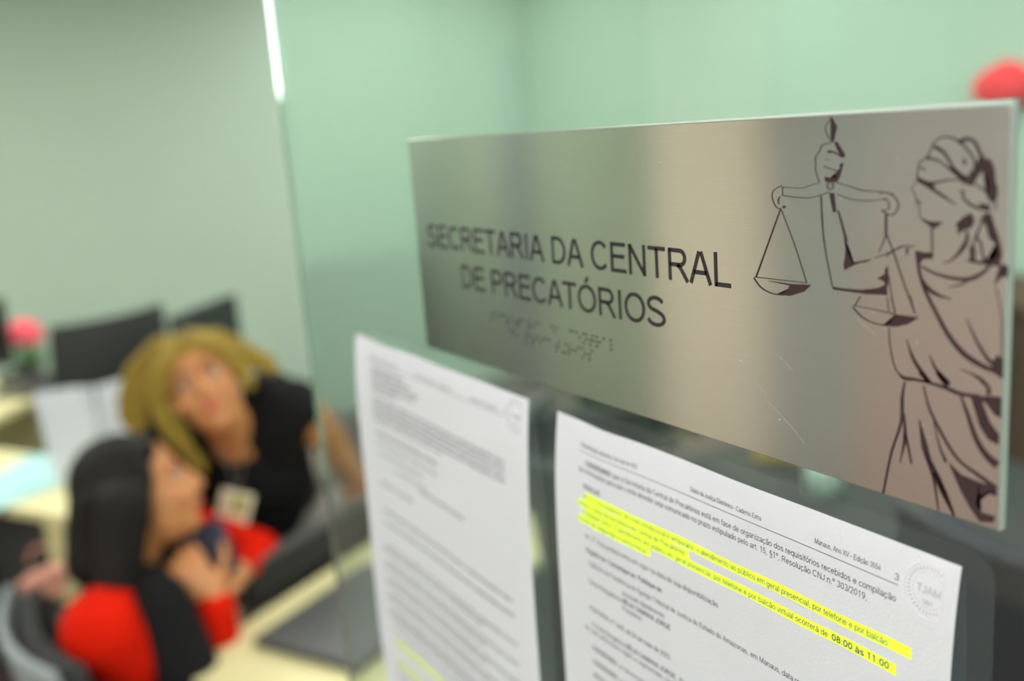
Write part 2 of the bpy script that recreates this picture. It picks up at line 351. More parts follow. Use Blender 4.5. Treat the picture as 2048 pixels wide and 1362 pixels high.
# ---------------------------------------------------------------- a stroke alphabet (plain grotesque capitals and small letters)
def arc(cx, cy, rx, ry, a0, a1, n=8):
    return [(cx + rx * math.cos(math.radians(a0 + (a1 - a0) * i / n)), cy + ry * math.sin(math.radians(a0 + (a1 - a0) * i / n))) for i in range(n + 1)]
h = .065; T = 1 - h; XH = .725; xt = XH - .058
def bowl(x0, x1, y0, y1):     # right-hand bowl from a stem
    r = (y1 - y0) / 2; c = x1 - r * 1.0
    return [(x0, y1), (c, y1)] + arc(c, (y0 + y1) / 2, x1 - c, r, 90, -90, 10)[1:-1] + [(c, y0), (x0, y0)]
def ov(cx, cy, rx, ry, n=20): return arc(cx, cy, rx, ry, 90, 450, n)
l_ = .058
G = {
 'A': (.93, [[(.06, 0), (.43, .97)], [(.50, .97), (.87, 0)], [(.20, .345), (.73, .345)]]),
 'B': (.93, [[(.17, 0), (.17, 1)], bowl(.17, .76, .53, T), bowl(.17, .82, h, .53)]),
 'C': (1.01, [arc(.54, .5, .42, .44, 42, 318, 20)]),
 'D': (1.01, [[(.17, 0), (.17, 1)], [(.17, T), (.45, T)] + arc(.45, .5, .42, T - .5, 90, -90, 14)[1:-1] + [(.45, h), (.17, h)]]),
 'E': (.93, [[(.17, 0), (.17, 1)], [(.17, T), (.86, T)], [(.17, .54), (.81, .54)], [(.17, h), (.88, h)]]),
 'F': (.85, [[(.17, 0), (.17, 1)], [(.17, T), (.80, T)], [(.17, .51), (.72, .51)]]),
 'G': (1.09, [arc(.55, .5, .44, .44, 42, 300, 18) + [(.93, .20), (.93, .46), (.56, .46)]]),
 'H': (1.01, [[(.17, 0), (.17, 1)], [(.84, 0), (.84, 1)], [(.17, .54), (.84, .54)]]),
 'I': (.39, [[(.195, 0), (.195, 1)]]),
 'J': (.70, [[(.53, 1), (.53, .3)] + arc(.31, .28, .22, .22, 0, -180, 8)]),
 'L': (.78, [[(.17, 0), (.17, 1)], [(.17, h), (.75, h)]]),
 'M': (1.165, [[(.16, 0), (.16, 1)], [(.17, .96), (.58, .04)], [(.585, .04), (.99, .96)], [(1.0, 0), (1.0, 1)]]),
 'N': (1.01, [[(.165, 0), (.165, 1)], [(.17, .95), (.84, .05)], [(.845, 0), (.845, 1)]]),
 'O': (1.09, [ov(.545, .5, .44, .44)]),
 'P': (.93, [[(.17, 0), (.17, 1)], bowl(.17, .82, .47, T)]),
 'R': (1.01, [[(.17, 0), (.17, 1)], bowl(.17, .83, .50, T), [(.50, .50), (.64, .40), (.93, 0)]]),
 'S': (.93, [arc(.46, .735, .335, .205, 20, 180, 10) + arc(.46, .735, .335, .20, 190, 262, 4) + [(.55, .50)] + arc(.46, .275, .37, .215, 60, 0, 5) + arc(.46, .275, .37, .215, -12, -168, 10)]),
 'T': (.853, [[(.03, T), (.82, T)], [(.426, 0), (.426, T)]]),
 'U': (1.01, [[(.17, 1), (.17, .36)] + arc(.505, .36, .335, .30, 180, 360, 10) + [(.84, 1)]]),
 'V': (.93, [[(.05, 1), (.44, .03)], [(.48, .03), (.88, 1)]]),
 'X': (.93, [[(.07, 0), (.85, 1)], [(.07, 1), (.87, 0)]]),
 'Z': (.85, [[(.08, T), (.74, T), (.08, h), (.80, h)]]),
 'a': (.776, [arc(.38, .50, .27, .17, 165, 10, 8) + [(.65, .45), (.65, .12), (.69, 0)], ov(.36, .20, .27, .15, 12)]),
 'b': (.776, [[(.13, 0), (.13, 1)], ov(.41, xt / 2 + .03, .28, xt / 2 - .01, 14)]),
 'c': (.70, [arc(.38, .36, .28, .30, 40, 320, 12)]),
 'd': (.776, [[(.64, 0), (.64, 1)], ov(.36, .36, .28, .30, 14)]),
 'e': (.776, [[(.10, .38), (.66, .38)] + arc(.38, .36, .28, .30, 5, 325, 14)]),
 'f': (.388, [[(.17, 0), (.17, .82)] + arc(.30, .84, .13, .12, 180, 80, 4), [(.02, xt), (.37, xt)]]),
 'g': (.776, [ov(.36, .36, .28, .30, 14), [(.64, .71), (.64, .02)] + arc(.37, .0, .27, .23, 0, -165, 8)]),
 'h': (.776, [[(.13, 0), (.13, 1)], [(.13, .40)] + arc(.385, .42, .25, .25, 170, 0, 8) + [(.64, 0)]]),
 'i': (.31, [[(.155, 0), (.155, XH)], [(.155, .87), (.155, 1)]]),
 'j': (.31, [[(.155, XH), (.155, -.15), (.0, -.22)], [(.155, .87), (.155, 1)]]),
 'l': (.31, [[(.155, 0), (.155, 1)]]),
 'm': (1.165, [[(.13, 0), (.13, XH)], [(.13, .42)] + arc(.36, .45, .22, .22, 170, 0, 7) + [(.585, 0)], [(.585, .42)] + arc(.81, .45, .22, .22, 170, 0, 7) + [(1.03, 0)]]),
 'n': (.776, [[(.13, 0), (.13, XH)], [(.13, .40)] + arc(.385, .42, .25, .25, 170, 0, 8) + [(.64, 0)]]),
 'o': (.776, [ov(.385, .36, .29, .30, 14)]),
 'p': (.776, [[(.13, -.27), (.13, XH)], ov(.41, .36, .28, .30, 14)]),
 'q': (.776, [[(.64, -.27), (.64, XH)], ov(.36, .36, .28, .30, 14)]),
 'r': (.465, [[(.13, 0), (.13, XH)], [(.13, .45)] + arc(.34, .48, .2, .19, 175, 75, 5)]),
 's': (.70, [arc(.34, .52, .22, .145, 20, 265, 9) + arc(.34, .20, .25, .155, 70, -165, 9)]),
 't': (.388, [[(.17, .92), (.17, .14)] + arc(.28, .15, .11, .09, 180, 285, 4), [(.02, xt), (.35, xt)]]),
 'u': (.776, [[(.13, XH), (.13, .3)] + arc(.38, .30, .25, .24, 180, 360, 8), [(.64, 0), (.64, XH)]]),
 'v': (.70, [[(.05, XH), (.34, .02)], [(.36, .02), (.65, XH)]]),
 'x': (.70, [[(.05, XH), (.65, 0)], [(.05, 0), (.65, XH)]]),
 'z': (.70, [[(.06, xt), (.60, xt), (.06, l_), (.64, l_)]]),
 '0': (.776, [ov(.385, .5, .27, .44, 16)]), '1': (.776, [[(.43, 0), (.43, 1)], [(.43, .97), (.17, .76)]]),
 '2': (.776, [arc(.38, .70, .26, .24, 165, -30, 9) + [(.10, h), (.68, h)]]),
 '3': (.776, [arc(.37, .73, .23, .21, 160, -80, 9), arc(.38, .28, .27, .23, 80, -165, 9)]),
 '4': (.776, [[(.50, 0), (.50, .97), (.06, .28), (.70, .28)]]),
 '5': (.776, [[(.64, T), (.20, T), (.13, .49)] + arc(.36, .32, .28, .26, 130, -165, 11)]),
 '6': (.776, [arc(.42, .60, .29, .34, 60, 180, 7) + [(.12, .35)], ov(.385, .31, .26, .25, 14)]),
 '8': (.776, [ov(.385, .73, .22, .21, 14), ov(.385, .28, .27, .23, 14)]),
 '9': (.776, [ov(.385, .67, .26, .27, 14), [(.64, .62), (.60, .30), (.40, h), (.14, .12)]]),
 ',': (.388, [[(.19, .12), (.19, 0), (.13, -.14)]]), '.': (.388, [[(.19, 0), (.19, .13)]]),
 ':': (.388, [[(.19, 0), (.19, .13)], [(.19, .57), (.19, .70)]]), '-': (.465, [[(.05, .37), (.42, .37)]]),
 '/': (.388, [[(.02, 0), (.36, 1)]]), 'º': (.51, [ov(.25, .80, .17, .17, 10)]), '(': (.465, [arc(.6, .36, .42, .64, 125, 235, 8)]),
 ')': (.465, [arc(-.14, .36, .42, .64, 55, -55, 8)]),
 '§': (.776, [arc(.38, .80, .22, .14, 10, 250, 8) + [(.62, .48)] + arc(.38, .35, .25, .12, 0, -60, 3), arc(.38, .50, .25, .14, 100, 200, 4) + [(.45, .22)] + arc(.38, -.05, .22, .14, 60, -170, 8)]),
}
def acc(base, kind):
    wd, st = G[base]; cap = base.isupper(); y = 1.08 if cap else .82; c = wd / 2 if base != 'i' else .155
    if base == 'i': st = st[:1]
    k = {'´': [[(c - .04, y), (c + .12, y + .18)]], '`': [[(c + .04, y), (c - .12, y + .18)]], '^': [[(c - .14, y), (c, y + .14), (c + .14, y)]],
         '~': [[(c - .2, y + .03), (c - .08, y + .1), (c + .08, y + .04), (c + .2, y + .1)]], 'c': [[(c, 0), (c + .02, -.12), (c - .12, -.22)]]}[kind]
    return (wd, st + k)
for ch, b, k in (('Ó', 'O', '´'), ('É', 'E', '´'), ('Ç', 'C', 'c'), ('Ã', 'A', '~'), ('á', 'a', '´'), ('à', 'a', '`'), ('â', 'a', '^'), ('ã', 'a', '~'), ('ç', 'c', 'c'),
                 ('é', 'e', '´'), ('ê', 'e', '^'), ('í', 'i', '´'), ('ó', 'o', '´'), ('ô', 'o', '^'), ('õ', 'o', '~'), ('ú', 'u', '´')):
    G[ch] = acc(b, k)

def textw(s): return sum(.39 if c == ' ' else G[c][0] for c in s)
def polyribbon(bm, pts, w, put, thick):
    """a flat ribbon of width w along pts (mitred), set on a surface by put(u, v, lift)"""
    n = len(pts); closed = n > 3 and abs(pts[0][0] - pts[-1][0]) + abs(pts[0][1] - pts[-1][1]) < 1e-6
    P = [Vector(p) for p in pts]; Ls = []; Rs = []
    for i in range(n):
        a = P[i - 1] if i else (P[-2] if closed else None); b = P[i + 1] if i < n - 1 else (P[1] if closed else None)
        t1 = (P[i] - a).normalized() if a is not None else None; t2 = (b - P[i]).normalized() if b is not None else None
        if t1 is None: t1 = t2
        if t2 is None: t2 = t1
        t = (t1 + t2); t = t.normalized() if t.length > 1e-4 else t1
        nn = Vector((-t.y, t.x)); c = max(.5, nn.dot(Vector((-t1.y, t1.x))))
        Ls.append(P[i] + nn * (w / 2 / c)); Rs.append(P[i] - nn * (w / 2 / c))
    A = [bm.verts.new(put(p.x, p.y, thick)) for p in Ls]; B = [bm.verts.new(put(p.x, p.y, thick)) for p in Rs]
    for i in range(n - 1): bm.faces.new((B[i], B[i + 1], A[i + 1], A[i]))
def write(bm, s, u0, u1, v, cap, put, lift, sw=.13):
    """one line of lettering from u0 to u1 with its baseline at v (mm, v downwards)"""
    k = (u1 - u0) / textw(s); x = u0
    for c in s:
        if c != ' ':
            for pl in G[c][1]:
                polyribbon(bm, [(x + px * k, v - py * cap) for px, py in pl], sw * (k + cap) / 2, put, lift)
        x += (.39 if c == ' ' else G[c][0]) * k

# ---------------------------------------------------------------- the sign
PY = 0.2467
SX, SZ = -0.5019, 1.695
sign = empty('sign_plate', (SX, PY, SZ))
tag(sign, 'brushed steel sign on the glass, lettered and etched with a blindfolded woman holding scales', 'sign')
PW, PH = 0.3484, 0.1166
bm = bmesh.new(); box(bm, (0, 0, -PH), (PW, 0.0006, 0), 0.0002); finish('steel_face', bm, MT['steel'], sign)
bm = bmesh.new()
out = [(0, -PH), (PW + .0002, -PH - .0003), (PW + .0002, .0013), (.12, .0002), (0, 0)]
a = [bm.verts.new((x, .0007, z)) for x, z in out]; b = [bm.verts.new((x, .0034, z)) for x, z in out]
bm.faces.new(a); bm.faces.new(list(reversed(b)))
for i in range(5): bm.faces.new((a[i], b[i], b[(i + 1) % 5], a[(i + 1) % 5]))
bmesh.ops.recalc_face_normals(bm, faces=bm.faces[:])
tag(finish('acrylic_backing', bm, MT['acrylic'], sign), 'clear acrylic backing, whitish edge reflection put into its colour')
def on_sign(u, v, lift): return Vector((u / 1000, -lift, -v / 1000))
bm = bmesh.new()
write(bm, 'SECRETARIA DA CENTRAL', 13.2, 246.4, 58.0, 12.4, on_sign, .00012)
write(bm, 'DE PRECATÓRIOS', 47.2, 210.4, 77.5, 12.3, on_sign, .00012)
tag(finish('lettering', bm, MT['ink'], sign), 'dark grey capital lettering')
BR = dict(s='234', e='15', c='14', r='1235', t='2345', a='1', i='24', d='145', n='1345', l='123', p='1234', o='135'); BR['ó'] = '346'
bm = bmesh.new()
def braille(s, u0, u1, v):
    k = (u1 - u0) / (len(s) - .5)
    for i, c in enumerate(s):
        for q in BR.get(c, ''):
            q = int(q) - 1; x = u0 + i * k + (q // 3) * 2.1; y = v + (q % 3) * 2.05
            bmesh.ops.create_uvsphere(bm, u_segments=10, v_segments=6, radius=.00056, matrix=Matrix.Translation((x / 1000, -.0001, -y / 1000)) @ Matrix.Diagonal((1, .5, 1, 1)))
braille('secretaria da central', 75.5, 176.5, 87.4)
braille('de precatórios', 92.0, 160.5, 94.2)
tag(finish('braille_dots', bm, MT['ink'], sign, True), 'two rows of raised dark dots')
ART=[([290.70,0.70,290.29,1.20,289.82,1.69,289.35,2.19,288.93,2.70,288.60,3.23,288.43,3.78,288.46,4.36,288.65,4.95,288.94,5.55,289.28,6.14,289.62,6.74,289.90,7.32],[290.80,0.75,290.39,1.26,289.94,1.76,289.49,2.26,289.09,2.77,288.79,3.28,288.65,3.80,288.67,4.34,288.85,4.91,289.13,5.49,289.46,6.09,289.79,6.68,290.07,7.27]),
([290.82,0.45,292.90,3.66,291.99,6.20,291.62,7.91,290.53,7.89,290.80,4.45,290.56,1.86],[]),
([291.58,7.94,290.85,8.09,290.08,8.22,289.29,8.35,288.54,8.50,287.87,8.67,287.31,8.87,286.92,9.13,286.67,9.43,286.53,9.73,286.42,10.04,286.31,10.35,286.13,10.65,285.87,10.96,285.55,11.28,285.21,11.63,284.88,11.98,284.60,12.34,284.41,12.70,284.32,13.07,284.33,13.44,284.39,13.81,284.47,14.16,284.54,14.49,284.57,14.80,284.54,15.08,284.47,15.32,284.39,15.56,284.32,15.84,284.31,16.18,284.37,16.60,284.52,17.12,284.74,17.71,285.01,18.35,285.30,19.02,285.59,19.68,285.85,20.32],[291.66,8.17,290.93,8.31,290.14,8.44,289.36,8.58,288.63,8.72,287.98,8.88,287.48,9.07,287.14,9.29,286.94,9.53,286.81,9.81,286.71,10.11,286.59,10.43,286.39,10.76,286.11,11.09,285.79,11.43,285.45,11.77,285.13,12.11,284.87,12.45,284.70,12.77,284.63,13.09,284.63,13.43,284.69,13.77,284.77,14.12,284.84,14.46,284.87,14.81,284.84,15.11,284.77,15.37,284.69,15.62,284.63,15.87,284.61,16.17,284.67,16.56,284.81,17.06,285.03,17.64,285.30,18.27,285.59,18.94,285.88,19.60,286.14,20.24]),
([291.99,8.07,293.07,8.23,295.92,12.00,295.39,13.00,294.31,12.56,292.88,10.24],[]),
([289.40,11.48,289.81,11.47,290.20,11.43,290.55,11.39,290.90,11.38,291.26,11.39,291.67,11.47,292.14,11.63,292.67,11.85,293.22,12.12,293.80,12.41,294.37,12.70,294.93,12.97],[289.43,10.61,289.80,10.65,290.16,10.68,290.55,10.70,290.97,10.74,291.43,10.83,291.91,10.99,292.42,11.20,292.95,11.48,293.50,11.79,294.05,12.11,294.59,12.43,295.13,12.73]),
([288.10,13.43,288.65,13.47,289.21,13.52,289.76,13.56,290.31,13.60],[288.12,13.29,288.67,13.33,289.23,13.37,289.78,13.41,290.33,13.45]),
([287.67,15.52,288.10,15.64,288.54,15.77,288.97,15.89,289.40,16.01,289.83,16.13,290.26,16.26,290.68,16.38,291.11,16.50,291.54,16.62,291.96,16.74,292.39,16.86,292.81,16.99],[287.77,15.30,288.21,15.42,288.64,15.55,289.07,15.67,289.50,15.79,289.93,15.91,290.36,16.04,290.78,16.16,291.21,16.28,291.64,16.40,292.06,16.52,292.49,16.65,292.91,16.77]),
([295.03,14.29,295.20,14.86,293.94,18.61,292.85,20.22,288.43,20.26,288.07,18.64,290.29,18.92,292.67,18.91,292.49,17.46,293.22,16.59,294.13,16.01,293.95,14.85],[]),
([291.52,21.37,291.46,21.52,291.40,21.67,291.35,21.82,291.30,21.96,291.23,22.07,291.14,22.17,291.03,22.25,290.89,22.33,290.74,22.39,290.58,22.44,290.42,22.48,290.27,22.49,290.13,22.48,289.97,22.45,289.81,22.41,289.66,22.35,289.52,22.27,289.40,22.19,289.31,22.09,289.22,21.98,289.14,21.84,289.09,21.70,289.05,21.56,289.04,21.43,289.05,21.30,289.09,21.16,289.15,21.02,289.23,20.89,289.31,20.76,289.41,20.67,289.53,20.58,289.67,20.50,289.82,20.44,289.98,20.39,290.14,20.36,290.29,20.35,290.43,20.35,290.59,20.38,290.75,20.43,290.90,20.49,291.04,20.57,291.15,20.65,291.23,20.74,291.30,20.85,291.36,20.99,291.41,21.14,291.46,21.29,291.52,21.43],[291.76,21.43,291.70,21.57,291.65,21.72,291.60,21.88,291.53,22.03,291.45,22.17,291.33,22.30,291.19,22.41,291.03,22.50,290.84,22.58,290.65,22.64,290.46,22.68,290.27,22.70,290.08,22.69,289.89,22.65,289.70,22.60,289.52,22.53,289.35,22.44,289.21,22.33,289.09,22.21,288.99,22.07,288.90,21.92,288.84,21.76,288.79,21.60,288.78,21.44,288.80,21.28,288.84,21.11,288.91,20.95,288.99,20.79,289.10,20.65,289.22,20.53,289.37,20.42,289.53,20.33,289.72,20.25,289.91,20.19,290.10,20.15,290.29,20.14,290.48,20.15,290.67,20.19,290.86,20.24,291.04,20.32,291.20,20.40,291.34,20.51,291.46,20.63,291.54,20.78,291.60,20.93,291.65,21.08,291.70,21.23,291.76,21.37]),
([290.89,21.40,290.86,21.48,290.83,21.56,290.81,21.64,290.78,21.72,290.75,21.79,290.70,21.84,290.65,21.89,290.58,21.93,290.50,21.97,290.43,22.00,290.35,22.01,290.28,22.02,290.21,22.02,290.13,22.00,290.05,21.97,289.97,21.94,289.91,21.90,289.85,21.85,289.80,21.80,289.76,21.73,289.72,21.66,289.69,21.58,289.68,21.50,289.67,21.42,289.68,21.35,289.70,21.27,289.72,21.19,289.76,21.12,289.81,21.05,289.86,20.99,289.91,20.95,289.98,20.90,290.06,20.87,290.13,20.84,290.21,20.82,290.28,20.81,290.35,20.82,290.43,20.84,290.51,20.86,290.58,20.90,290.65,20.94,290.71,20.98,290.75,21.04,290.78,21.10,290.81,21.18,290.84,21.26,290.86,21.34,290.89,21.42],[291.00,21.42,290.97,21.50,290.94,21.58,290.92,21.67,290.88,21.75,290.84,21.83,290.79,21.89,290.72,21.95,290.64,22.00,290.55,22.05,290.46,22.08,290.37,22.10,290.28,22.11,290.18,22.10,290.09,22.08,290.00,22.05,289.91,22.01,289.83,21.97,289.76,21.91,289.71,21.84,289.66,21.77,289.62,21.69,289.59,21.60,289.57,21.51,289.56,21.43,289.57,21.34,289.59,21.25,289.62,21.17,289.66,21.08,289.71,21.00,289.77,20.94,289.84,20.88,289.92,20.83,290.01,20.79,290.10,20.76,290.19,20.74,290.28,20.73,290.38,20.73,290.47,20.75,290.56,20.78,290.65,20.82,290.73,20.87,290.79,20.93,290.85,20.99,290.89,21.07,290.92,21.15,290.94,21.24,290.97,21.32,291.00,21.40]),
([285.95,20.32,285.35,20.47,284.74,20.63,284.14,20.79,283.53,20.94,282.92,21.10,282.32,21.25,281.77,21.42,281.30,21.60,280.84,21.77,280.33,21.92,279.69,22.05,278.85,22.14,277.76,22.17,276.46,22.17,275.01,22.14,273.48,22.09,271.94,22.04,270.45,22.01],[286.04,20.54,285.44,20.70,284.83,20.86,284.22,21.01,283.62,21.17,283.01,21.33,282.42,21.48,281.89,21.64,281.43,21.81,280.96,21.99,280.42,22.15,279.74,22.29,278.87,22.38,277.76,22.42,276.44,22.41,274.99,22.38,273.46,22.33,271.92,22.29,270.43,22.25]),
([289.85,23.21,289.30,23.37,288.77,23.53,288.24,23.68,287.69,23.84,287.11,24.00,286.48,24.16,285.80,24.34,285.06,24.53,284.30,24.72,283.52,24.90,282.72,25.05,281.92,25.15,281.13,25.21,280.33,25.23,279.51,25.22,278.66,25.20,277.78,25.16,276.87,25.11,275.90,25.06,274.88,24.98,273.84,24.90,272.77,24.81,271.69,24.71,270.63,24.63],[289.95,23.46,289.41,23.62,288.88,23.78,288.35,23.93,287.80,24.09,287.21,24.26,286.58,24.42,285.89,24.59,285.16,24.78,284.39,24.98,283.59,25.16,282.78,25.31,281.96,25.42,281.14,25.48,280.32,25.51,279.48,25.50,278.63,25.47,277.75,25.43,276.83,25.39,275.85,25.33,274.83,25.26,273.78,25.17,272.71,25.08,271.64,24.99,270.57,24.90]),
([270.71,21.97,270.70,22.69,270.69,23.41,270.67,24.13,270.66,24.86],[271.00,21.97,270.99,22.69,270.97,23.41,270.96,24.13,270.95,24.85]),
([270.58,21.40,269.97,21.66,269.32,21.92,268.66,22.18,268.02,22.45,267.46,22.73,267.00,23.03,266.66,23.34,266.41,23.65,266.25,23.97,266.14,24.31,266.09,24.65,266.07,25.02,266.10,25.42,266.18,25.86,266.31,26.32,266.48,26.77,266.67,27.19,266.87,27.57,267.10,27.91,267.37,28.22,267.67,28.52,267.97,28.77,268.28,28.98,268.57,29.14,268.86,29.24,269.15,29.26,269.42,29.23,269.67,29.18,269.89,29.14,270.12,29.11],[270.74,21.62,270.12,21.88,269.46,22.14,268.81,22.40,268.19,22.66,267.65,22.93,267.23,23.20,266.93,23.48,266.71,23.75,266.57,24.04,266.47,24.34,266.43,24.66,266.41,25.01,266.43,25.39,266.51,25.81,266.64,26.25,266.80,26.68,266.98,27.09,267.18,27.45,267.40,27.77,267.65,28.07,267.93,28.35,268.22,28.59,268.50,28.78,268.75,28.92,268.96,29.00,269.16,29.01,269.37,28.99,269.60,28.94,269.84,28.89,270.09,28.86]),
([269.63,25.03,269.47,25.20,269.29,25.36,269.11,25.53,268.93,25.72,268.77,25.93,268.66,26.18,268.65,26.44,268.69,26.71,268.75,26.99,268.83,27.26,268.91,27.52,268.98,27.78],[269.91,25.16,269.77,25.35,269.61,25.53,269.46,25.71,269.33,25.88,269.24,26.06,269.19,26.23,269.14,26.44,269.13,26.67,269.14,26.93,269.17,27.20,269.20,27.48,269.22,27.75]),
([270.73,28.91,271.01,28.90,271.30,28.89,271.59,28.88,271.87,28.87],[270.74,28.09,271.03,28.09,271.32,28.08,271.60,28.07,271.89,28.06]),
([292.45,20.47,293.30,20.66,294.15,20.85,295.00,21.04,295.84,21.23,296.66,21.42,297.46,21.60,298.23,21.80,298.96,22.00,299.68,22.21,300.41,22.40,301.19,22.58,302.03,22.72,302.95,22.81,303.91,22.86,304.91,22.90,305.91,22.92,306.89,22.96,307.84,23.01,308.76,23.09,309.66,23.18,310.55,23.28,311.43,23.38,312.31,23.48,313.19,23.57],[292.52,20.27,293.37,20.45,294.23,20.63,295.08,20.81,295.92,20.99,296.75,21.16,297.56,21.34,298.34,21.52,299.08,21.72,299.80,21.91,300.53,22.09,301.29,22.25,302.10,22.38,302.99,22.48,303.94,22.55,304.93,22.59,305.93,22.63,306.92,22.68,307.87,22.75,308.80,22.84,309.70,22.94,310.59,23.05,311.47,23.16,312.35,23.27,313.23,23.38]),
([292.79,23.97,293.56,24.21,294.33,24.46,295.09,24.71,295.86,24.95,296.65,25.17,297.48,25.35,298.34,25.49,299.23,25.60,300.14,25.68,301.04,25.75,301.92,25.79,302.76,25.82,303.56,25.82,304.34,25.79,305.09,25.75,305.83,25.69,306.53,25.62,307.22,25.54,307.88,25.45,308.51,25.35,309.11,25.23,309.70,25.11,310.29,24.99,310.89,24.87],[292.88,23.77,293.67,24.01,294.43,24.26,295.20,24.50,295.96,24.73,296.75,24.94,297.55,25.11,298.40,25.24,299.28,25.34,300.18,25.42,301.08,25.48,301.95,25.51,302.78,25.53,303.57,25.54,304.33,25.52,305.08,25.49,305.80,25.44,306.51,25.37,307.19,25.31,307.84,25.22,308.46,25.13,309.06,25.02,309.65,24.90,310.24,24.79,310.84,24.68]),
([289.91,23.74,290.22,25.21,290.54,26.67,290.95,28.12,291.35,29.57],[291.73,23.49,291.95,24.96,292.18,26.43,292.31,27.92,292.45,29.40]),
([286.38,24.60,286.47,25.62,286.55,26.63,286.64,27.63,286.73,28.66,286.81,29.73,286.90,30.87,286.98,32.09,287.07,33.37,287.15,34.70,287.24,36.06,287.32,37.41,287.41,38.75],[286.68,24.58,286.77,25.60,286.85,26.60,286.94,27.61,287.03,28.63,287.11,29.71,287.20,30.84,287.29,32.06,287.37,33.35,287.46,34.68,287.54,36.03,287.63,37.38,287.71,38.72]),
([292.94,28.92,293.16,29.59,293.37,30.24,293.59,30.90,293.81,31.56,294.04,32.27,294.28,33.02,294.54,33.84,294.81,34.71,295.09,35.61,295.38,36.53,295.66,37.45,295.95,38.35],[293.43,28.79,293.69,29.45,293.93,30.09,294.18,30.73,294.44,31.39,294.70,32.09,294.98,32.83,295.28,33.64,295.60,34.49,295.93,35.38,296.26,36.28,296.59,37.19,296.92,38.07]),
([286.58,24.79,286.61,26.06,286.63,27.32,286.64,28.59,286.67,29.87,286.73,31.18,286.82,32.53,286.95,33.90,287.09,35.26,287.25,36.66,287.45,38.11,287.69,39.64,287.99,41.27,288.35,43.05,288.77,44.94,289.23,46.91,289.72,48.91,290.20,50.92,290.66,52.89],[286.94,24.77,286.97,26.05,286.99,27.31,287.01,28.57,287.04,29.85,287.10,31.15,287.19,32.50,287.31,33.86,287.45,35.22,287.62,36.61,287.82,38.05,288.06,39.58,288.35,41.21,288.71,42.97,289.13,44.86,289.59,46.82,290.07,48.83,290.56,50.83,291.02,52.80]),
([293.03,28.44,294.78,32.66,296.24,37.83,297.11,42.09,298.97,44.73,302.85,43.81,302.85,44.14,299.43,45.27,295.64,47.26,295.35,45.59,296.23,41.67,295.36,35.97],[]),
([298.32,45.07,300.19,44.60,302.04,44.15,303.86,43.69,305.68,43.24],[298.23,44.70,300.11,44.27,301.96,43.85,303.80,43.43,305.62,43.02]),
([306.81,42.85,307.84,42.43,308.88,42.01,309.92,41.60,310.92,41.19,311.88,40.80,312.77,40.43,313.57,40.09,314.30,39.77,314.98,39.46,315.63,39.16,316.29,38.86,316.96,38.56],[306.69,42.59,307.72,42.18,308.76,41.76,309.80,41.35,310.80,40.94,311.76,40.55,312.64,40.19,313.44,39.84,314.17,39.52,314.85,39.22,315.50,38.92,316.16,38.62,316.83,38.32]),
([290.84,52.84,293.55,53.07,301.74,52.83,307.92,51.64,310.92,50.18,310.79,53.47,304.02,53.94,295.34,53.87,291.14,53.80],[]),
([307.62,48.84,310.35,47.19,311.51,44.31,311.57,50.58,309.55,49.13],[]),
([269.60,29.13,266.77,34.84,263.89,40.68,260.93,46.65,257.91,52.76],[270.04,29.23,267.25,34.95,264.40,40.79,261.49,46.77,258.51,52.87]),
([270.02,29.46,270.93,31.32,271.84,33.15,272.75,34.97,273.65,36.81,274.54,38.68,275.42,40.60,276.27,42.58,277.11,44.61,277.94,46.67,278.76,48.75,279.58,50.83,280.41,52.89],[270.27,29.38,271.19,31.23,272.10,33.06,273.01,34.88,273.92,36.72,274.82,38.59,275.70,40.51,276.56,42.49,277.40,44.52,278.23,46.58,279.06,48.66,279.88,50.73,280.71,52.78]),
([257.47,53.02,263.49,52.98,269.34,52.94,275.02,52.90,280.54,52.86],[257.52,52.74,263.54,52.71,269.38,52.67,275.06,52.64,280.58,52.61]),
([256.92,53.31,257.42,53.81,257.89,54.33,258.37,54.85,258.89,55.36,259.45,55.84,260.10,56.27,260.82,56.64,261.60,56.98,262.43,57.28,263.30,57.54,264.17,57.76,265.06,57.93,265.96,58.04,266.89,58.08,267.82,58.08,268.75,58.06,269.68,58.04,270.58,58.04],[257.33,53.06,257.84,53.56,258.32,54.09,258.80,54.60,259.29,55.10,259.83,55.55,260.43,55.95,261.13,56.31,261.88,56.64,262.69,56.93,263.52,57.19,264.37,57.40,265.22,57.56,266.08,57.67,266.97,57.71,267.89,57.71,268.81,57.69,269.74,57.67,270.65,57.67]),
([273.70,53.75,282.47,53.16,279.24,55.77,273.30,57.78,267.21,57.90,270.97,56.88,272.68,55.40],[]),
([263.83,53.69,266.32,53.85,268.79,54.01,271.22,54.16,273.63,54.32],[263.86,53.58,266.38,53.61,268.88,53.64,271.34,53.67,273.77,53.69]),
([308.25,23.37,308.90,23.37,309.56,23.34,310.20,23.32,310.82,23.32,311.39,23.38,311.91,23.51,312.42,23.74,312.92,24.06,313.40,24.43,313.84,24.83,314.20,25.24,314.46,25.60,314.63,25.95,314.72,26.30,314.74,26.66,314.71,27.01,314.62,27.36,314.48,27.69,314.28,28.03,314.01,28.41,313.68,28.77,313.31,29.09,312.93,29.32,312.56,29.45,312.16,29.44,311.68,29.33,311.16,29.13,310.60,28.89,310.03,28.64,309.47,28.44],[308.26,23.01,308.90,23.01,309.54,22.98,310.20,22.96,310.85,22.96,311.48,23.02,312.08,23.18,312.65,23.44,313.19,23.78,313.70,24.18,314.16,24.60,314.54,25.03,314.83,25.44,315.02,25.84,315.13,26.24,315.16,26.65,315.12,27.06,315.02,27.45,314.86,27.82,314.64,28.20,314.35,28.61,313.99,29.01,313.58,29.36,313.12,29.64,312.62,29.80,312.08,29.80,311.53,29.67,310.96,29.46,310.39,29.22,309.83,28.97,309.29,28.77]),
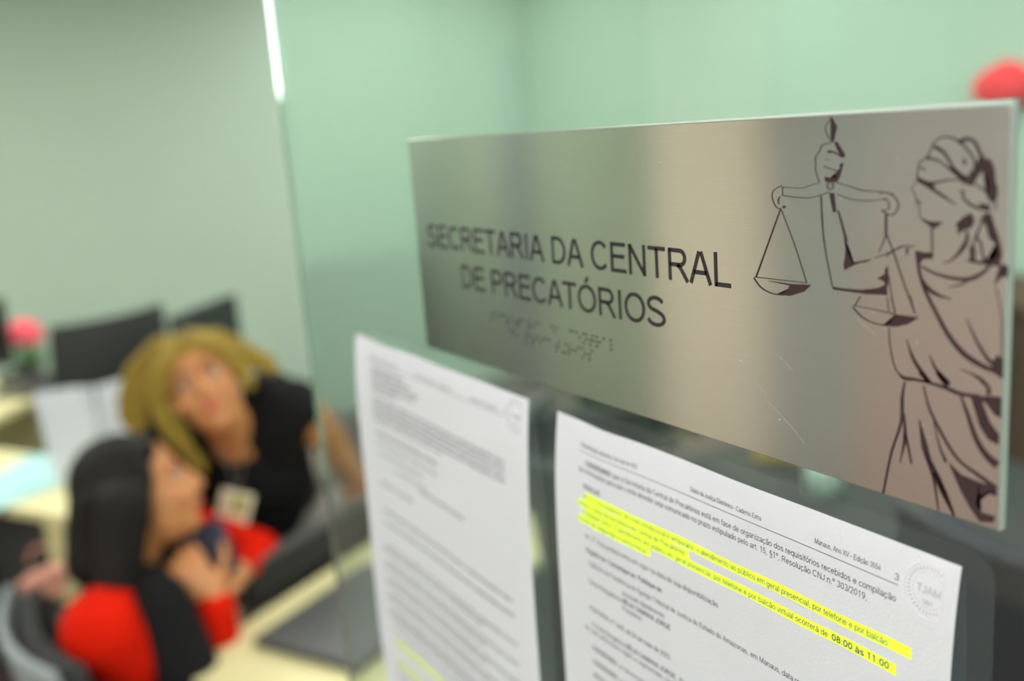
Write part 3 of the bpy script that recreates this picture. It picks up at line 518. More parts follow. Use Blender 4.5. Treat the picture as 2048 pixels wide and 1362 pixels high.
([309.30,25.11,309.69,25.19,310.11,25.26,310.52,25.32,310.88,25.40,311.16,25.51,311.36,25.68,311.49,25.94,311.58,26.32,311.62,26.74,311.60,27.16,311.52,27.52,311.38,27.78,311.18,27.93,310.85,28.03,310.45,28.09,309.99,28.14,309.52,28.18,309.08,28.25],[309.39,24.84,309.77,24.93,310.17,24.99,310.59,25.05,310.99,25.14,311.35,25.29,311.62,25.52,311.80,25.86,311.90,26.27,311.94,26.73,311.92,27.18,311.82,27.60,311.64,27.93,311.33,28.16,310.93,28.29,310.48,28.36,310.02,28.41,309.56,28.45,309.13,28.52]),
([310.35,29.48,310.37,31.01,310.38,32.55,310.39,34.09,310.41,35.64],[311.10,29.45,311.12,30.98,311.13,32.52,311.14,34.05,311.16,35.60]),
([310.61,35.56,310.03,36.87,309.45,38.17,308.87,39.49,308.29,40.81],[310.96,35.67,310.35,36.96,309.73,38.25,309.11,39.55,308.49,40.86]),
([310.85,35.68,311.31,36.62,311.75,37.53,312.19,38.43,312.64,39.37,313.11,40.36,313.60,41.45,314.11,42.65,314.63,43.94,315.17,45.30,315.73,46.68,316.30,48.07,316.88,49.43,317.48,50.76,318.10,52.08,318.74,53.41,319.38,54.74,320.02,56.06,320.65,57.38],[311.25,35.52,311.70,36.46,312.14,37.37,312.57,38.28,313.02,39.22,313.48,40.22,313.96,41.31,314.47,42.52,314.99,43.81,315.52,45.17,316.07,46.55,316.63,47.94,317.21,49.29,317.80,50.62,318.42,51.95,319.04,53.27,319.68,54.60,320.31,55.92,320.94,57.24]),
([298.54,58.77,299.16,59.24,299.76,59.72,300.36,60.20,300.98,60.67,301.62,61.10,302.30,61.47,303.00,61.79,303.71,62.06,304.44,62.30,305.19,62.50,305.96,62.67,306.75,62.80,307.56,62.88,308.39,62.92,309.24,62.92,310.09,62.90,310.93,62.88,311.75,62.88],[298.87,58.47,299.48,58.94,300.09,59.43,300.69,59.91,301.30,60.36,301.91,60.78,302.56,61.14,303.23,61.44,303.93,61.71,304.64,61.94,305.36,62.14,306.11,62.30,306.87,62.43,307.65,62.51,308.47,62.54,309.30,62.54,310.14,62.53,310.98,62.51,311.81,62.51]),
([314.18,58.93,322.26,58.83,318.64,61.37,314.57,62.69,309.67,62.98,312.82,61.52],[]),
([298.68,58.09,300.62,58.20,302.62,58.31,304.61,58.43,306.49,58.53,308.18,58.63,309.60,58.73,310.71,58.81,311.56,58.88,312.24,58.95,312.84,59.01,313.44,59.08,314.12,59.14],[298.72,57.90,300.67,57.99,302.68,58.08,304.66,58.18,306.54,58.26,308.24,58.35,309.67,58.42,310.78,58.48,311.64,58.53,312.34,58.58,312.94,58.63,313.55,58.67,314.23,58.72]),
([301.51,54.80,300.96,55.63,300.41,56.47,299.85,57.31,299.29,58.16],[301.83,54.92,301.28,55.76,300.73,56.60,300.17,57.44,299.61,58.28]),
([311.21,54.16,311.34,55.20,311.48,56.24,311.61,57.29,311.74,58.33],[311.49,54.10,311.62,55.14,311.75,56.19,311.89,57.23,312.02,58.27]),
([312.61,54.02,312.97,55.19,313.32,56.35,313.68,57.51,314.04,58.68],[312.87,53.94,313.23,55.10,313.59,56.26,313.95,57.42,314.31,58.59]),
([319.05,52.74,319.49,54.09,319.93,55.45,320.36,56.80,320.80,58.15],[319.31,52.65,319.75,54.01,320.18,55.36,320.62,56.71,321.06,58.06]),
([326.12,9.40,326.50,9.14,326.87,8.86,327.23,8.58,327.60,8.33,327.97,8.14,328.36,8.00,328.79,7.93,329.27,7.89,329.76,7.89,330.26,7.94,330.77,8.02,331.26,8.13,331.74,8.27,332.23,8.46,332.73,8.68,333.21,8.93,333.69,9.21,334.15,9.52,334.61,9.87,335.07,10.26,335.53,10.69,335.97,11.14,336.38,11.57,336.75,11.99,337.08,12.38,337.39,12.77,337.66,13.14,337.90,13.51,338.09,13.87,338.24,14.22,338.33,14.58,338.37,14.93,338.37,15.30,338.34,15.68,338.32,16.07,338.32,16.47],[325.86,9.13,326.23,8.86,326.58,8.58,326.94,8.28,327.32,8.01,327.74,7.77,328.19,7.59,328.69,7.49,329.21,7.43,329.75,7.42,330.30,7.46,330.85,7.53,331.39,7.63,331.92,7.78,332.46,7.96,332.99,8.19,333.52,8.45,334.04,8.74,334.54,9.06,335.03,9.44,335.52,9.86,335.99,10.31,336.44,10.78,336.85,11.23,337.22,11.66,337.56,12.07,337.87,12.48,338.15,12.88,338.40,13.28,338.61,13.68,338.77,14.10,338.87,14.52,338.91,14.93,338.90,15.33,338.87,15.73,338.84,16.11,338.83,16.49]),
([325.82,9.21,325.59,9.79,325.37,10.39,325.15,10.99,324.92,11.57,324.65,12.10,324.34,12.57,323.96,12.95,323.49,13.25,322.97,13.53,322.45,13.82,321.96,14.18,321.58,14.64,321.33,15.20,321.16,15.83,321.06,16.50,320.99,17.19,320.92,17.88,320.82,18.54],[326.15,9.32,325.92,9.90,325.70,10.50,325.48,11.10,325.24,11.69,324.97,12.25,324.63,12.76,324.20,13.18,323.70,13.51,323.17,13.80,322.67,14.08,322.23,14.39,321.90,14.79,321.67,15.30,321.52,15.89,321.42,16.54,321.35,17.23,321.28,17.92,321.18,18.58]),
([326.10,10.56,326.59,10.80,327.08,11.04,327.56,11.26,328.01,11.49,328.44,11.73,328.82,12.00,329.18,12.30,329.51,12.64,329.83,13.00,330.15,13.40,330.47,13.82,330.80,14.25,331.10,14.74,331.40,15.27,331.70,15.83,332.02,16.38,332.35,16.92,332.70,17.39,333.09,17.80,333.49,18.14,333.89,18.44,334.27,18.70,334.64,18.95,335.01,19.22],[326.69,9.70,327.14,9.96,327.60,10.22,328.07,10.48,328.54,10.76,329.01,11.07,329.44,11.42,329.83,11.80,330.17,12.20,330.49,12.61,330.78,13.04,331.08,13.49,331.38,13.94,331.73,14.43,332.07,14.97,332.40,15.51,332.74,16.03,333.07,16.50,333.40,16.90,333.74,17.21,334.10,17.47,334.47,17.70,334.86,17.93,335.27,18.17,335.67,18.42]),
([323.62,13.54,324.29,13.66,324.96,13.75,325.62,13.84,326.26,13.95,326.89,14.10,327.52,14.30,328.16,14.59,328.80,14.94,329.46,15.34,330.07,15.82,330.68,16.30,331.30,16.76,331.91,17.20,332.52,17.64,333.12,18.08,333.73,18.51,334.33,18.94,334.93,19.38],[323.79,12.80,324.44,12.95,325.09,13.08,325.75,13.21,326.42,13.37,327.09,13.57,327.76,13.83,328.43,14.18,329.08,14.58,329.73,15.02,330.41,15.41,331.09,15.81,331.76,16.18,332.42,16.53,333.09,16.88,333.76,17.23,334.43,17.58,335.09,17.92,335.75,18.27]),
([321.99,15.96,322.42,16.19,322.85,16.42,323.28,16.66,323.70,16.89],[322.32,15.57,322.71,15.86,323.09,16.15,323.47,16.44,323.84,16.72]),
([320.76,18.84,321.07,19.05,321.37,19.27,321.69,19.50,322.04,19.73,322.44,19.95,322.89,20.12,323.37,20.25,323.87,20.35,324.41,20.42,324.98,20.47,325.58,20.49,326.24,20.47,326.97,20.38,327.74,20.24,328.55,20.07,329.35,19.90,330.14,19.75,330.88,19.63,331.58,19.55,332.27,19.49,332.96,19.45,333.63,19.41,334.31,19.37,334.99,19.33],[321.24,18.28,321.58,18.50,321.90,18.73,322.20,18.94,322.50,19.13,322.81,19.30,323.17,19.43,323.58,19.53,324.03,19.62,324.51,19.68,325.02,19.72,325.57,19.73,326.17,19.71,326.84,19.66,327.59,19.56,328.39,19.44,329.21,19.30,330.02,19.18,330.80,19.09,331.53,19.04,332.24,19.02,332.93,19.01,333.61,19.01,334.29,19.00,334.96,18.99]),
([321.08,18.56,324.62,19.76,326.81,20.95,326.44,21.99,325.45,21.66,323.04,20.30,321.02,19.61],[]),
([321.22,19.92,322.05,20.33,322.89,20.74,323.72,21.16,324.53,21.56,325.30,21.96,326.02,22.33,326.67,22.69,327.28,23.04,327.85,23.37,328.43,23.67,329.01,23.97,329.60,24.28,330.20,24.58,330.81,24.89,331.41,25.19,332.01,25.49,332.60,25.79,333.20,26.09],[321.62,19.30,322.45,19.70,323.29,20.11,324.13,20.51,324.95,20.90,325.74,21.29,326.47,21.66,327.15,22.01,327.77,22.35,328.36,22.68,328.90,23.03,329.44,23.38,329.99,23.73,330.55,24.09,331.12,24.45,331.68,24.80,332.24,25.16,332.80,25.51,333.36,25.86]),
([330.93,14.19,331.17,14.53,331.39,14.87,331.62,15.22,331.87,15.57,332.15,15.92,332.47,16.28,332.87,16.65,333.32,17.05,333.80,17.45,334.28,17.83,334.76,18.15,335.19,18.39,335.60,18.54,335.98,18.63,336.36,18.66,336.71,18.63,337.04,18.54,337.36,18.39,337.64,18.16,337.87,17.87,338.05,17.55,338.21,17.23,338.37,16.92,338.54,16.63],[331.25,14.01,331.51,14.35,331.75,14.68,331.99,15.02,332.24,15.34,332.51,15.67,332.83,15.99,333.22,16.33,333.67,16.71,334.15,17.09,334.62,17.43,335.07,17.72,335.45,17.91,335.77,18.02,336.07,18.08,336.33,18.09,336.56,18.06,336.78,17.99,336.97,17.90,337.13,17.76,337.28,17.55,337.42,17.27,337.57,16.96,337.72,16.63,337.89,16.32]),
([335.02,13.52,335.07,14.05,335.12,14.57,335.48,14.97,335.85,15.38],[335.36,13.40,335.75,13.80,336.13,14.20,336.20,14.72,336.26,15.23]),
([333.89,9.79,334.33,9.60,334.77,9.38,335.19,9.17,335.57,9.00,335.91,8.89,336.21,8.84,336.51,8.84,336.83,8.89,337.15,8.98,337.45,9.11,337.75,9.29,338.02,9.50,338.27,9.80,338.51,10.20,338.75,10.67,338.98,11.16,339.21,11.65,339.44,12.08,339.66,12.43,339.85,12.73,340.03,13.01,340.21,13.26,340.38,13.51,340.55,13.78],[333.32,8.76,333.74,8.59,334.17,8.41,334.63,8.21,335.10,8.03,335.60,7.90,336.11,7.85,336.60,7.89,337.06,7.98,337.51,8.14,337.93,8.35,338.33,8.62,338.70,8.94,339.05,9.35,339.36,9.82,339.63,10.33,339.88,10.83,340.11,11.29,340.32,11.67,340.52,11.98,340.72,12.26,340.90,12.52,341.08,12.76,341.26,13.01,341.45,13.27]),
([339.92,13.19,343.14,13.87,344.27,16.16,344.35,18.77,345.31,21.37,345.23,24.00,343.86,25.35,342.38,23.40,343.01,20.75,342.59,18.78,341.09,16.48,339.71,18.13,338.67,19.80,337.61,20.81,335.37,19.83,334.59,18.49,337.18,18.81,338.77,16.81,339.07,14.82],[]),
([334.60,20.00,335.36,20.10,336.12,20.16,336.88,20.23,337.61,20.32,338.31,20.45,338.98,20.65,339.63,20.92,340.27,21.27,340.89,21.65,341.49,22.07,342.05,22.49,342.55,22.90,343.03,23.31,343.48,23.74,343.89,24.17,344.25,24.61,344.53,25.02,344.73,25.39,344.82,25.71,344.82,26.01,344.76,26.31,344.66,26.62,344.55,26.94,344.48,27.28],[334.64,19.67,335.39,19.75,336.15,19.81,336.91,19.86,337.67,19.94,338.41,20.07,339.13,20.28,339.82,20.56,340.50,20.91,341.16,21.30,341.78,21.72,342.36,22.14,342.88,22.56,343.36,22.99,343.82,23.45,344.24,23.91,344.60,24.38,344.90,24.83,345.11,25.26,345.21,25.66,345.20,26.05,345.11,26.40,344.99,26.72,344.87,27.03,344.79,27.34]),
([334.38,22.67,334.59,22.59,334.82,22.49,335.03,22.39,335.20,22.33,335.28,22.32,335.25,22.31,335.24,22.36,335.21,22.57,335.14,22.87,335.09,23.22,335.09,23.61,335.20,23.99,335.42,24.35,335.70,24.70,336.02,25.05,336.39,25.38,336.78,25.70,337.17,25.97,337.59,26.21,338.02,26.41,338.47,26.59,338.93,26.75,339.40,26.88,339.87,27.00,340.36,27.10,340.86,27.16,341.36,27.20,341.85,27.23,342.34,27.26,342.81,27.30],[334.25,22.43,334.44,22.33,334.64,22.22,334.85,22.09,335.07,21.99,335.33,21.94,335.61,22.07,335.71,22.34,335.70,22.63,335.66,22.93,335.63,23.24,335.65,23.53,335.75,23.77,335.93,24.03,336.19,24.32,336.51,24.62,336.85,24.92,337.22,25.19,337.58,25.42,337.94,25.61,338.33,25.78,338.75,25.93,339.17,26.05,339.61,26.16,340.05,26.25,340.49,26.32,340.95,26.36,341.42,26.39,341.90,26.40,342.40,26.42,342.88,26.44]),
([340.28,25.28,343.35,25.86,343.23,27.52,341.06,27.10],[]),
([320.93,19.56,320.64,19.91,320.30,20.27,319.96,20.63,319.66,20.99,319.43,21.36,319.32,21.74,319.38,22.12,319.57,22.48,319.84,22.83,320.13,23.18,320.40,23.52,320.58,23.88,320.70,24.28,320.77,24.71,320.83,25.16,320.88,25.60,320.94,26.00,321.03,26.35,321.17,26.61,321.33,26.78,321.50,26.91,321.65,27.02,321.77,27.16,321.86,27.38,321.91,27.70,321.93,28.08,321.93,28.51,321.91,28.96,321.90,29.41,321.90,29.85],[321.10,19.66,320.80,20.02,320.46,20.38,320.12,20.73,319.83,21.08,319.62,21.42,319.52,21.75,319.57,22.07,319.75,22.40,320.01,22.73,320.30,23.07,320.57,23.44,320.78,23.82,320.90,24.24,320.98,24.69,321.03,25.14,321.08,25.58,321.14,25.97,321.22,26.29,321.34,26.51,321.48,26.66,321.64,26.77,321.80,26.90,321.95,27.08,322.06,27.34,322.11,27.68,322.13,28.08,322.13,28.51,322.12,28.96,322.10,29.41,322.10,29.84]),
([321.23,25.20,321.50,25.49,321.76,25.78,322.03,26.08,322.29,26.37],[321.63,24.95,321.86,25.26,322.09,25.57,322.32,25.89,322.56,26.20]),
([322.00,29.77,324.84,30.87,329.56,30.95,327.83,31.90,326.86,32.82,325.66,32.35,323.64,31.20],[]),
([325.75,32.53,325.82,34.20,325.89,35.88,325.97,37.57,326.04,39.26],[326.22,32.49,326.30,34.17,326.37,35.85,326.44,37.53,326.52,39.21]),
([321.35,39.49,323.39,39.86,326.60,39.50,326.32,41.44,323.35,41.67,322.03,43.50],[]),
([333.41,31.12,335.62,29.32,337.81,28.05,338.96,29.86,338.29,31.93,336.46,32.70,335.35,33.10,334.24,34.19,334.01,32.48],[]),
([341.45,28.09,343.60,28.01,344.57,30.63,345.91,33.90,346.71,36.52,347.15,39.16,346.51,41.06,344.03,41.42,341.86,41.42,341.80,39.21,342.75,40.67,345.06,40.16,346.24,38.22,345.28,35.94,343.46,34.70,343.05,33.05,342.64,31.72,341.53,30.43],[]),
([340.95,29.08,340.86,29.54,340.78,30.00,340.70,30.45,340.62,30.90,340.52,31.34,340.40,31.75,340.23,32.14,340.01,32.54,339.76,32.94,339.52,33.36,339.34,33.80,339.28,34.27,339.41,34.72,339.66,35.07,339.96,35.37,340.25,35.66,340.51,35.95,340.71,36.31,340.85,36.75,340.98,37.27,341.09,37.84,341.20,38.43,341.30,39.03,341.41,39.60],[341.30,29.13,341.25,29.58,341.20,30.04,341.15,30.50,341.10,30.97,341.02,31.42,340.92,31.88,340.76,32.34,340.55,32.79,340.32,33.20,340.14,33.59,340.02,33.93,340.01,34.21,340.06,34.44,340.21,34.68,340.45,34.96,340.74,35.27,341.03,35.65,341.25,36.10,341.40,36.61,341.51,37.16,341.60,37.75,341.67,38.35,341.75,38.94,341.84,39.52]),
([336.57,32.86,336.53,33.35,336.51,33.84,336.49,34.32,336.44,34.77,336.35,35.21,336.19,35.64,335.96,36.10,335.66,36.59,335.30,37.09,335.00,37.64,334.67,38.19,334.32,38.72,333.95,39.22,333.53,39.72,333.07,40.22,332.59,40.71,332.10,41.22,331.62,41.73],[337.09,32.84,337.15,33.32,337.23,33.79,337.31,34.27,337.36,34.78,337.35,35.33,337.26,35.90,337.08,36.50,336.83,37.10,336.53,37.70,336.10,38.26,335.64,38.79,335.17,39.30,334.67,39.79,334.13,40.25,333.57,40.69,333.00,41.11,332.44,41.54,331.89,41.97]),
([337.81,37.12,337.87,38.25,337.92,39.38,337.98,40.51,338.03,41.64],[338.47,37.00,338.77,38.08,339.07,39.16,339.38,40.24,339.68,41.32]),
([339.51,34.19,339.33,34.51,339.13,34.83,338.93,35.15,338.74,35.50,338.60,35.90,338.53,36.34,338.59,36.83,338.73,37.33,338.91,37.85,339.12,38.37,339.32,38.89,339.50,39.39],[339.78,34.29,339.63,34.64,339.46,34.98,339.29,35.31,339.15,35.63,339.06,35.97,339.04,36.33,339.05,36.75,339.14,37.22,339.27,37.74,339.42,38.27,339.58,38.81,339.71,39.33]),
([329.88,42.45,330.36,42.31,330.85,42.16,331.33,42.02,331.81,41.88],[329.76,42.05,330.24,41.90,330.73,41.76,331.21,41.62,331.69,41.47]),
([310.87,42.05,311.42,41.64,311.97,41.22,312.52,40.81,313.06,40.41,313.58,40.05,314.08,39.73,314.55,39.46,314.99,39.21,315.41,38.99,315.83,38.81,316.28,38.66,316.79,38.54,317.36,38.47,317.98,38.44,318.64,38.44,319.32,38.45,320.00,38.47,320.66,38.47],[310.61,41.78,311.16,41.38,311.71,40.97,312.26,40.55,312.81,40.15,313.35,39.78,313.87,39.45,314.35,39.17,314.79,38.92,315.23,38.69,315.69,38.50,316.18,38.33,316.73,38.21,317.34,38.13,317.99,38.09,318.67,38.09,319.35,38.11,320.03,38.13,320.69,38.13]),
([302.84,44.51,303.48,44.22,304.12,43.92,304.76,43.63,305.40,43.34],[302.68,44.22,303.32,43.93,303.96,43.64,304.60,43.35,305.24,43.06]),
([317.64,38.77,317.65,39.34,317.65,39.91,317.66,40.48,317.67,41.05],[318.65,38.84,318.46,39.39,318.28,39.95,318.09,40.51,317.90,41.07]),
([320.66,39.55,320.73,39.98,320.80,40.39,320.87,40.81,320.94,41.25,321.02,41.72,321.11,42.25,321.21,42.83,321.30,43.45,321.41,44.13,321.53,44.84,321.70,45.58,321.91,46.34,322.15,47.12,322.42,47.92,322.72,48.75,323.07,49.60,323.46,50.48,323.90,51.39,324.39,52.32,324.95,53.29,325.54,54.28,326.16,55.28,326.79,56.27,327.41,57.24,328.00,58.21,328.60,59.19,329.20,60.18,329.83,61.15,330.50,62.11,331.20,63.03,331.95,63.93,332.73,64.82,333.54,65.68,334.38,66.51,335.23,67.27,336.12,67.97,337.05,68.55,338.02,69.06,339.00,69.50,339.95,69.88,340.87,70.21,341.72,70.51,342.52,70.76,343.28,70.95,343.99,71.09,344.67,71.21,345.33,71.32,346.00,71.45],[321.66,39.37,321.72,39.81,321.78,40.22,321.84,40.64,321.91,41.07,321.98,41.54,322.07,42.07,322.16,42.66,322.25,43.29,322.34,43.95,322.46,44.63,322.61,45.34,322.80,46.06,323.05,46.81,323.34,47.59,323.65,48.39,324.00,49.21,324.40,50.06,324.84,50.93,325.34,51.83,325.90,52.77,326.50,53.73,327.13,54.71,327.76,55.68,328.40,56.64,329.03,57.59,329.66,58.55,330.29,59.49,330.94,60.42,331.62,61.31,332.32,62.17,333.08,63.01,333.86,63.85,334.67,64.65,335.50,65.41,336.33,66.10,337.16,66.70,338.00,67.24,338.88,67.72,339.78,68.14,340.68,68.52,341.56,68.86,342.37,69.16,343.11,69.40,343.79,69.59,344.45,69.73,345.11,69.86,345.78,69.99,346.46,70.14]),
([322.57,44.00,323.25,44.31,323.90,44.63,324.56,44.95,325.24,45.26,325.98,45.55,326.77,45.81,327.64,46.04,328.56,46.24,329.52,46.42,330.49,46.57,331.46,46.70,332.40,46.79,333.34,46.86,334.29,46.91,335.24,46.94,336.18,46.93,337.09,46.86,337.95,46.72,338.77,46.50,339.53,46.20,340.21,45.82,340.84,45.41,341.41,45.00,341.93,44.58,342.42,44.16,342.84,43.71,343.20,43.26,343.53,42.82,343.86,42.39,344.20,41.97],[322.83,43.56,323.53,43.84,324.22,44.12,324.89,44.40,325.57,44.67,326.28,44.91,327.05,45.12,327.89,45.30,328.80,45.46,329.74,45.59,330.69,45.71,331.63,45.79,332.55,45.84,333.47,45.87,334.40,45.89,335.31,45.88,336.19,45.83,337.00,45.74,337.73,45.59,338.39,45.38,339.01,45.10,339.62,44.81,340.21,44.49,340.77,44.14,341.29,43.80,341.74,43.47,342.14,43.12,342.51,42.74,342.87,42.34,343.25,41.93,343.64,41.53]),
([331.47,49.18,332.09,49.05,332.72,48.92,333.34,48.79,333.96,48.65,334.57,48.49,335.15,48.31,335.68,48.06,336.17,47.79,336.63,47.50,337.07,47.21,337.51,46.92,337.95,46.65],[331.43,48.99,332.04,48.80,332.65,48.62,333.27,48.43,333.86,48.25,334.43,48.05,334.95,47.83,335.45,47.61,335.92,47.37,336.38,47.12,336.83,46.85,337.29,46.58,337.75,46.32]),
([346.85,41.36,349.10,41.66,349.20,43.22,348.69,44.85,347.36,44.49,345.12,47.42,346.35,44.10,347.30,42.75],[]),
([336.97,41.16,337.65,41.27,338.29,41.38,338.94,41.49,339.61,41.60,340.33,41.71,341.12,41.81,342.00,41.83,342.95,41.85,343.93,41.87,344.93,41.89,345.93,41.91,346.89,41.93],[337.02,40.84,337.71,40.84,338.38,40.84,339.04,40.84,339.72,40.85,340.45,40.85,341.24,40.84,342.10,40.91,343.04,40.98,344.01,41.04,345.01,41.11,346.00,41.17,346.96,41.23]),
([322.53,47.34,322.79,47.80,323.03,48.28,323.28,48.76,323.55,49.25,323.87,49.73,324.25,50.19,324.72,50.55,325.20,50.88,325.71,51.19,326.27,51.47,326.88,51.73,327.55,51.97,328.32,52.12,329.15,52.24,330.01,52.34,330.89,52.42,331.76,52.50,332.60,52.59],[322.99,47.05,323.36,47.46,323.72,47.88,324.07,48.28,324.42,48.67,324.79,49.01,325.20,49.31,325.59,49.64,326.00,49.96,326.43,50.24,326.91,50.51,327.44,50.77,328.03,51.00,328.67,51.27,329.41,51.51,330.20,51.73,331.03,51.95,331.86,52.17,332.66,52.39]),
([310.44,45.47,310.48,47.51,310.52,49.55,310.56,51.60,310.60,53.65],[311.10,45.41,311.14,47.44,311.18,49.48,311.22,51.52,311.26,53.57]),
([312.83,39.36,313.41,40.75,313.97,42.12,314.54,43.49,315.12,44.88,315.72,46.31,316.35,47.81,317.03,49.40,317.73,51.05,318.46,52.74,319.20,54.46,319.94,56.17,320.67,57.86],[313.09,39.26,313.67,40.66,314.24,42.02,314.81,43.39,315.38,44.78,315.98,46.21,316.62,47.71,317.29,49.29,318.00,50.94,318.72,52.64,319.46,54.35,320.20,56.06,320.92,57.75]),
([311.70,47.50,311.88,48.56,312.05,49.65,312.23,50.73,312.41,51.80,312.60,52.82,312.79,53.79,312.99,54.68,313.20,55.52,313.42,56.31,313.64,57.08,313.86,57.85,314.07,58.64],[311.94,47.45,312.12,48.51,312.30,49.60,312.48,50.68,312.65,51.74,312.84,52.76,313.03,53.73,313.23,54.62,313.44,55.44,313.66,56.23,313.88,57.00,314.10,57.77,314.31,58.57]),
([337.35,57.50,337.81,58.47,338.25,59.44,338.70,60.42,339.16,61.38,339.64,62.33,340.14,63.25,340.69,64.16,341.28,65.09,341.89,65.99,342.51,66.84,343.11,67.59,343.68,68.22,344.22,68.70,344.75,69.05,345.24,69.28,345.70,69.45,346.11,69.61,346.53,69.82],[337.54,57.40,338.07,58.32,338.59,59.26,339.11,60.19,339.63,61.11,340.17,62.00,340.73,62.86,341.34,63.71,341.99,64.58,342.65,65.42,343.29,66.21,343.90,66.89,344.46,67.43,344.95,67.80,345.38,68.02,345.80,68.17,346.23,68.28,346.70,68.40,347.19,68.57]),
([345.70,47.70,346.00,48.97,346.32,50.26,346.65,51.54,346.95,52.81,347.21,54.05,347.42,55.23,347.55,56.36,347.63,57.45,347.67,58.50,347.70,59.55,347.72,60.60,347.76,61.67,347.82,62.75,347.88,63.83,347.94,64.91,347.99,65.99,348.05,67.08,348.11,68.17],[345.89,47.64,346.21,48.91,346.55,50.19,346.88,51.47,347.20,52.73,347.48,53.97,347.70,55.17,347.86,56.30,347.95,57.40,348.01,58.46,348.05,59.50,348.08,60.55,348.14,61.60,348.21,62.68,348.28,63.76,348.36,64.83,348.43,65.91,348.50,66.99,348.58,68.08]),
([346.75,66.07,348.49,67.44,348.67,72.68,345.56,71.24,345.13,68.65],[]),
([311.83,63.23,311.90,64.11,311.94,64.99,311.99,65.88,312.06,66.77,312.15,67.68,312.29,68.62,312.47,69.62,312.69,70.70,312.94,71.79,313.21,72.84,313.50,73.80,313.80,74.62,314.10,75.28,314.43,75.82,314.77,76.27,315.13,76.65,315.52,76.97,315.93,77.25,316.39,77.48,316.87,77.62,317.38,77.69,317.88,77.74,318.36,77.79,318.84,77.87],[312.12,63.17,312.19,64.06,312.24,64.94,312.30,65.82,312.37,66.71,312.46,67.61,312.61,68.53,312.79,69.53,313.02,70.60,313.27,71.68,313.54,72.72,313.83,73.67,314.13,74.46,314.43,75.10,314.75,75.62,315.07,76.04,315.42,76.39,315.79,76.69,316.17,76.95,316.58,77.15,317.03,77.27,317.50,77.34,317.99,77.39,318.49,77.43,318.98,77.50]),
([318.06,65.97,318.41,67.01,318.72,68.04,319.04,69.08,319.39,70.13,319.82,71.18,320.37,72.25,321.08,73.29,321.89,74.33,322.76,75.35,323.66,76.36,324.55,77.36,325.41,78.36],[318.21,65.90,318.70,66.88,319.15,67.86,319.60,68.83,320.08,69.79,320.63,70.74,321.28,71.67,322.02,72.61,322.87,73.54,323.80,74.48,324.76,75.42,325.73,76.37,326.65,77.31]),
([325.80,69.41,326.12,70.15,326.43,70.91,326.73,71.66,327.06,72.41,327.43,73.14,327.87,73.84,328.38,74.50,328.95,75.12,329.54,75.70,330.15,76.26,330.74,76.81,331.31,77.38],[325.94,69.34,326.38,70.01,326.80,70.70,327.22,71.39,327.66,72.05,328.12,72.68,328.63,73.26,329.19,73.78,329.81,74.27,330.47,74.73,331.15,75.19,331.84,75.65,332.51,76.13]),
([335.65,72.00,336.52,72.22,337.42,72.43,338.32,72.64,339.18,72.86,339.95,73.08,340.62,73.32,341.13,73.60,341.53,73.90,341.86,74.20,342.17,74.52,342.50,74.84,342.86,75.17],[335.70,71.86,336.59,72.03,337.51,72.18,338.43,72.34,339.32,72.50,340.13,72.67,340.85,72.87,341.47,73.06,341.98,73.28,342.43,73.52,342.83,73.75,343.22,73.97,343.63,74.18]),
([315.37,76.89,315.60,77.15,315.81,77.42,316.03,77.70,316.29,77.98,316.64,78.24,317.10,78.42,317.64,78.52,318.22,78.54,318.81,78.52,319.42,78.41,320.03,78.32,320.64,78.25,321.27,78.20,321.92,78.16,322.59,78.13,323.28,78.10,324.03,78.09,324.83,78.09,325.68,78.16,326.61,78.24,327.57,78.34,328.55,78.45,329.52,78.57,330.46,78.70,331.36,78.88,332.25,79.09,333.16,79.33,334.10,79.51,335.06,79.66,336.04,79.75,337.03,79.75,338.02,79.70,339.00,79.61,339.96,79.50,340.91,79.39,341.85,79.30],[315.69,76.58,316.01,76.77,316.30,76.99,316.58,77.19,316.86,77.36,317.15,77.47,317.48,77.52,317.87,77.52,318.34,77.45,318.88,77.35,319.48,77.30,320.13,77.25,320.79,77.24,321.43,77.25,322.08,77.26,322.75,77.27,323.45,77.30,324.19,77.34,324.99,77.40,325.87,77.41,326.82,77.44,327.80,77.47,328.81,77.53,329.81,77.59,330.80,77.68,331.76,77.80,332.71,77.97,333.64,78.15,334.54,78.35,335.43,78.51,336.31,78.60,337.22,78.62,338.14,78.59,339.08,78.52,340.04,78.44,340.99,78.35,341.94,78.28]),
([327.97,74.61,328.84,75.53,329.72,76.44,330.59,77.35,331.45,78.25],[329.07,73.57,330.05,74.38,331.02,75.19,331.99,76.00,332.96,76.80]),
([322.31,75.55,323.07,76.16,323.83,76.77,324.58,77.38,325.34,77.99],[323.24,74.63,323.97,75.28,324.69,75.92,325.41,76.56,326.13,77.20]),
([338.96,72.83,339.47,73.06,339.99,73.27,340.50,73.49,340.99,73.71,341.45,73.95,341.88,74.22,342.29,74.53,342.71,74.89,343.10,75.26,343.46,75.63,343.75,75.98,343.95,76.28,344.03,76.51,344.04,76.70,344.01,76.91,343.95,77.17,343.88,77.49,343.85,77.82],[339.18,72.42,339.72,72.59,340.25,72.75,340.80,72.92,341.34,73.09,341.87,73.30,342.37,73.54,342.86,73.84,343.34,74.17,343.81,74.52,344.23,74.90,344.59,75.28,344.88,75.66,345.07,76.06,345.15,76.47,345.15,76.84,345.12,77.16,345.09,77.42,345.09,77.68]),
([339.27,79.49,344.48,78.10,348.30,77.71,348.51,83.73,346.48,83.09,343.62,80.08,342.50,80.12,344.71,85.27,347.95,88.53,347.86,91.44,344.88,90.70,342.15,87.30,340.50,82.53],[]),
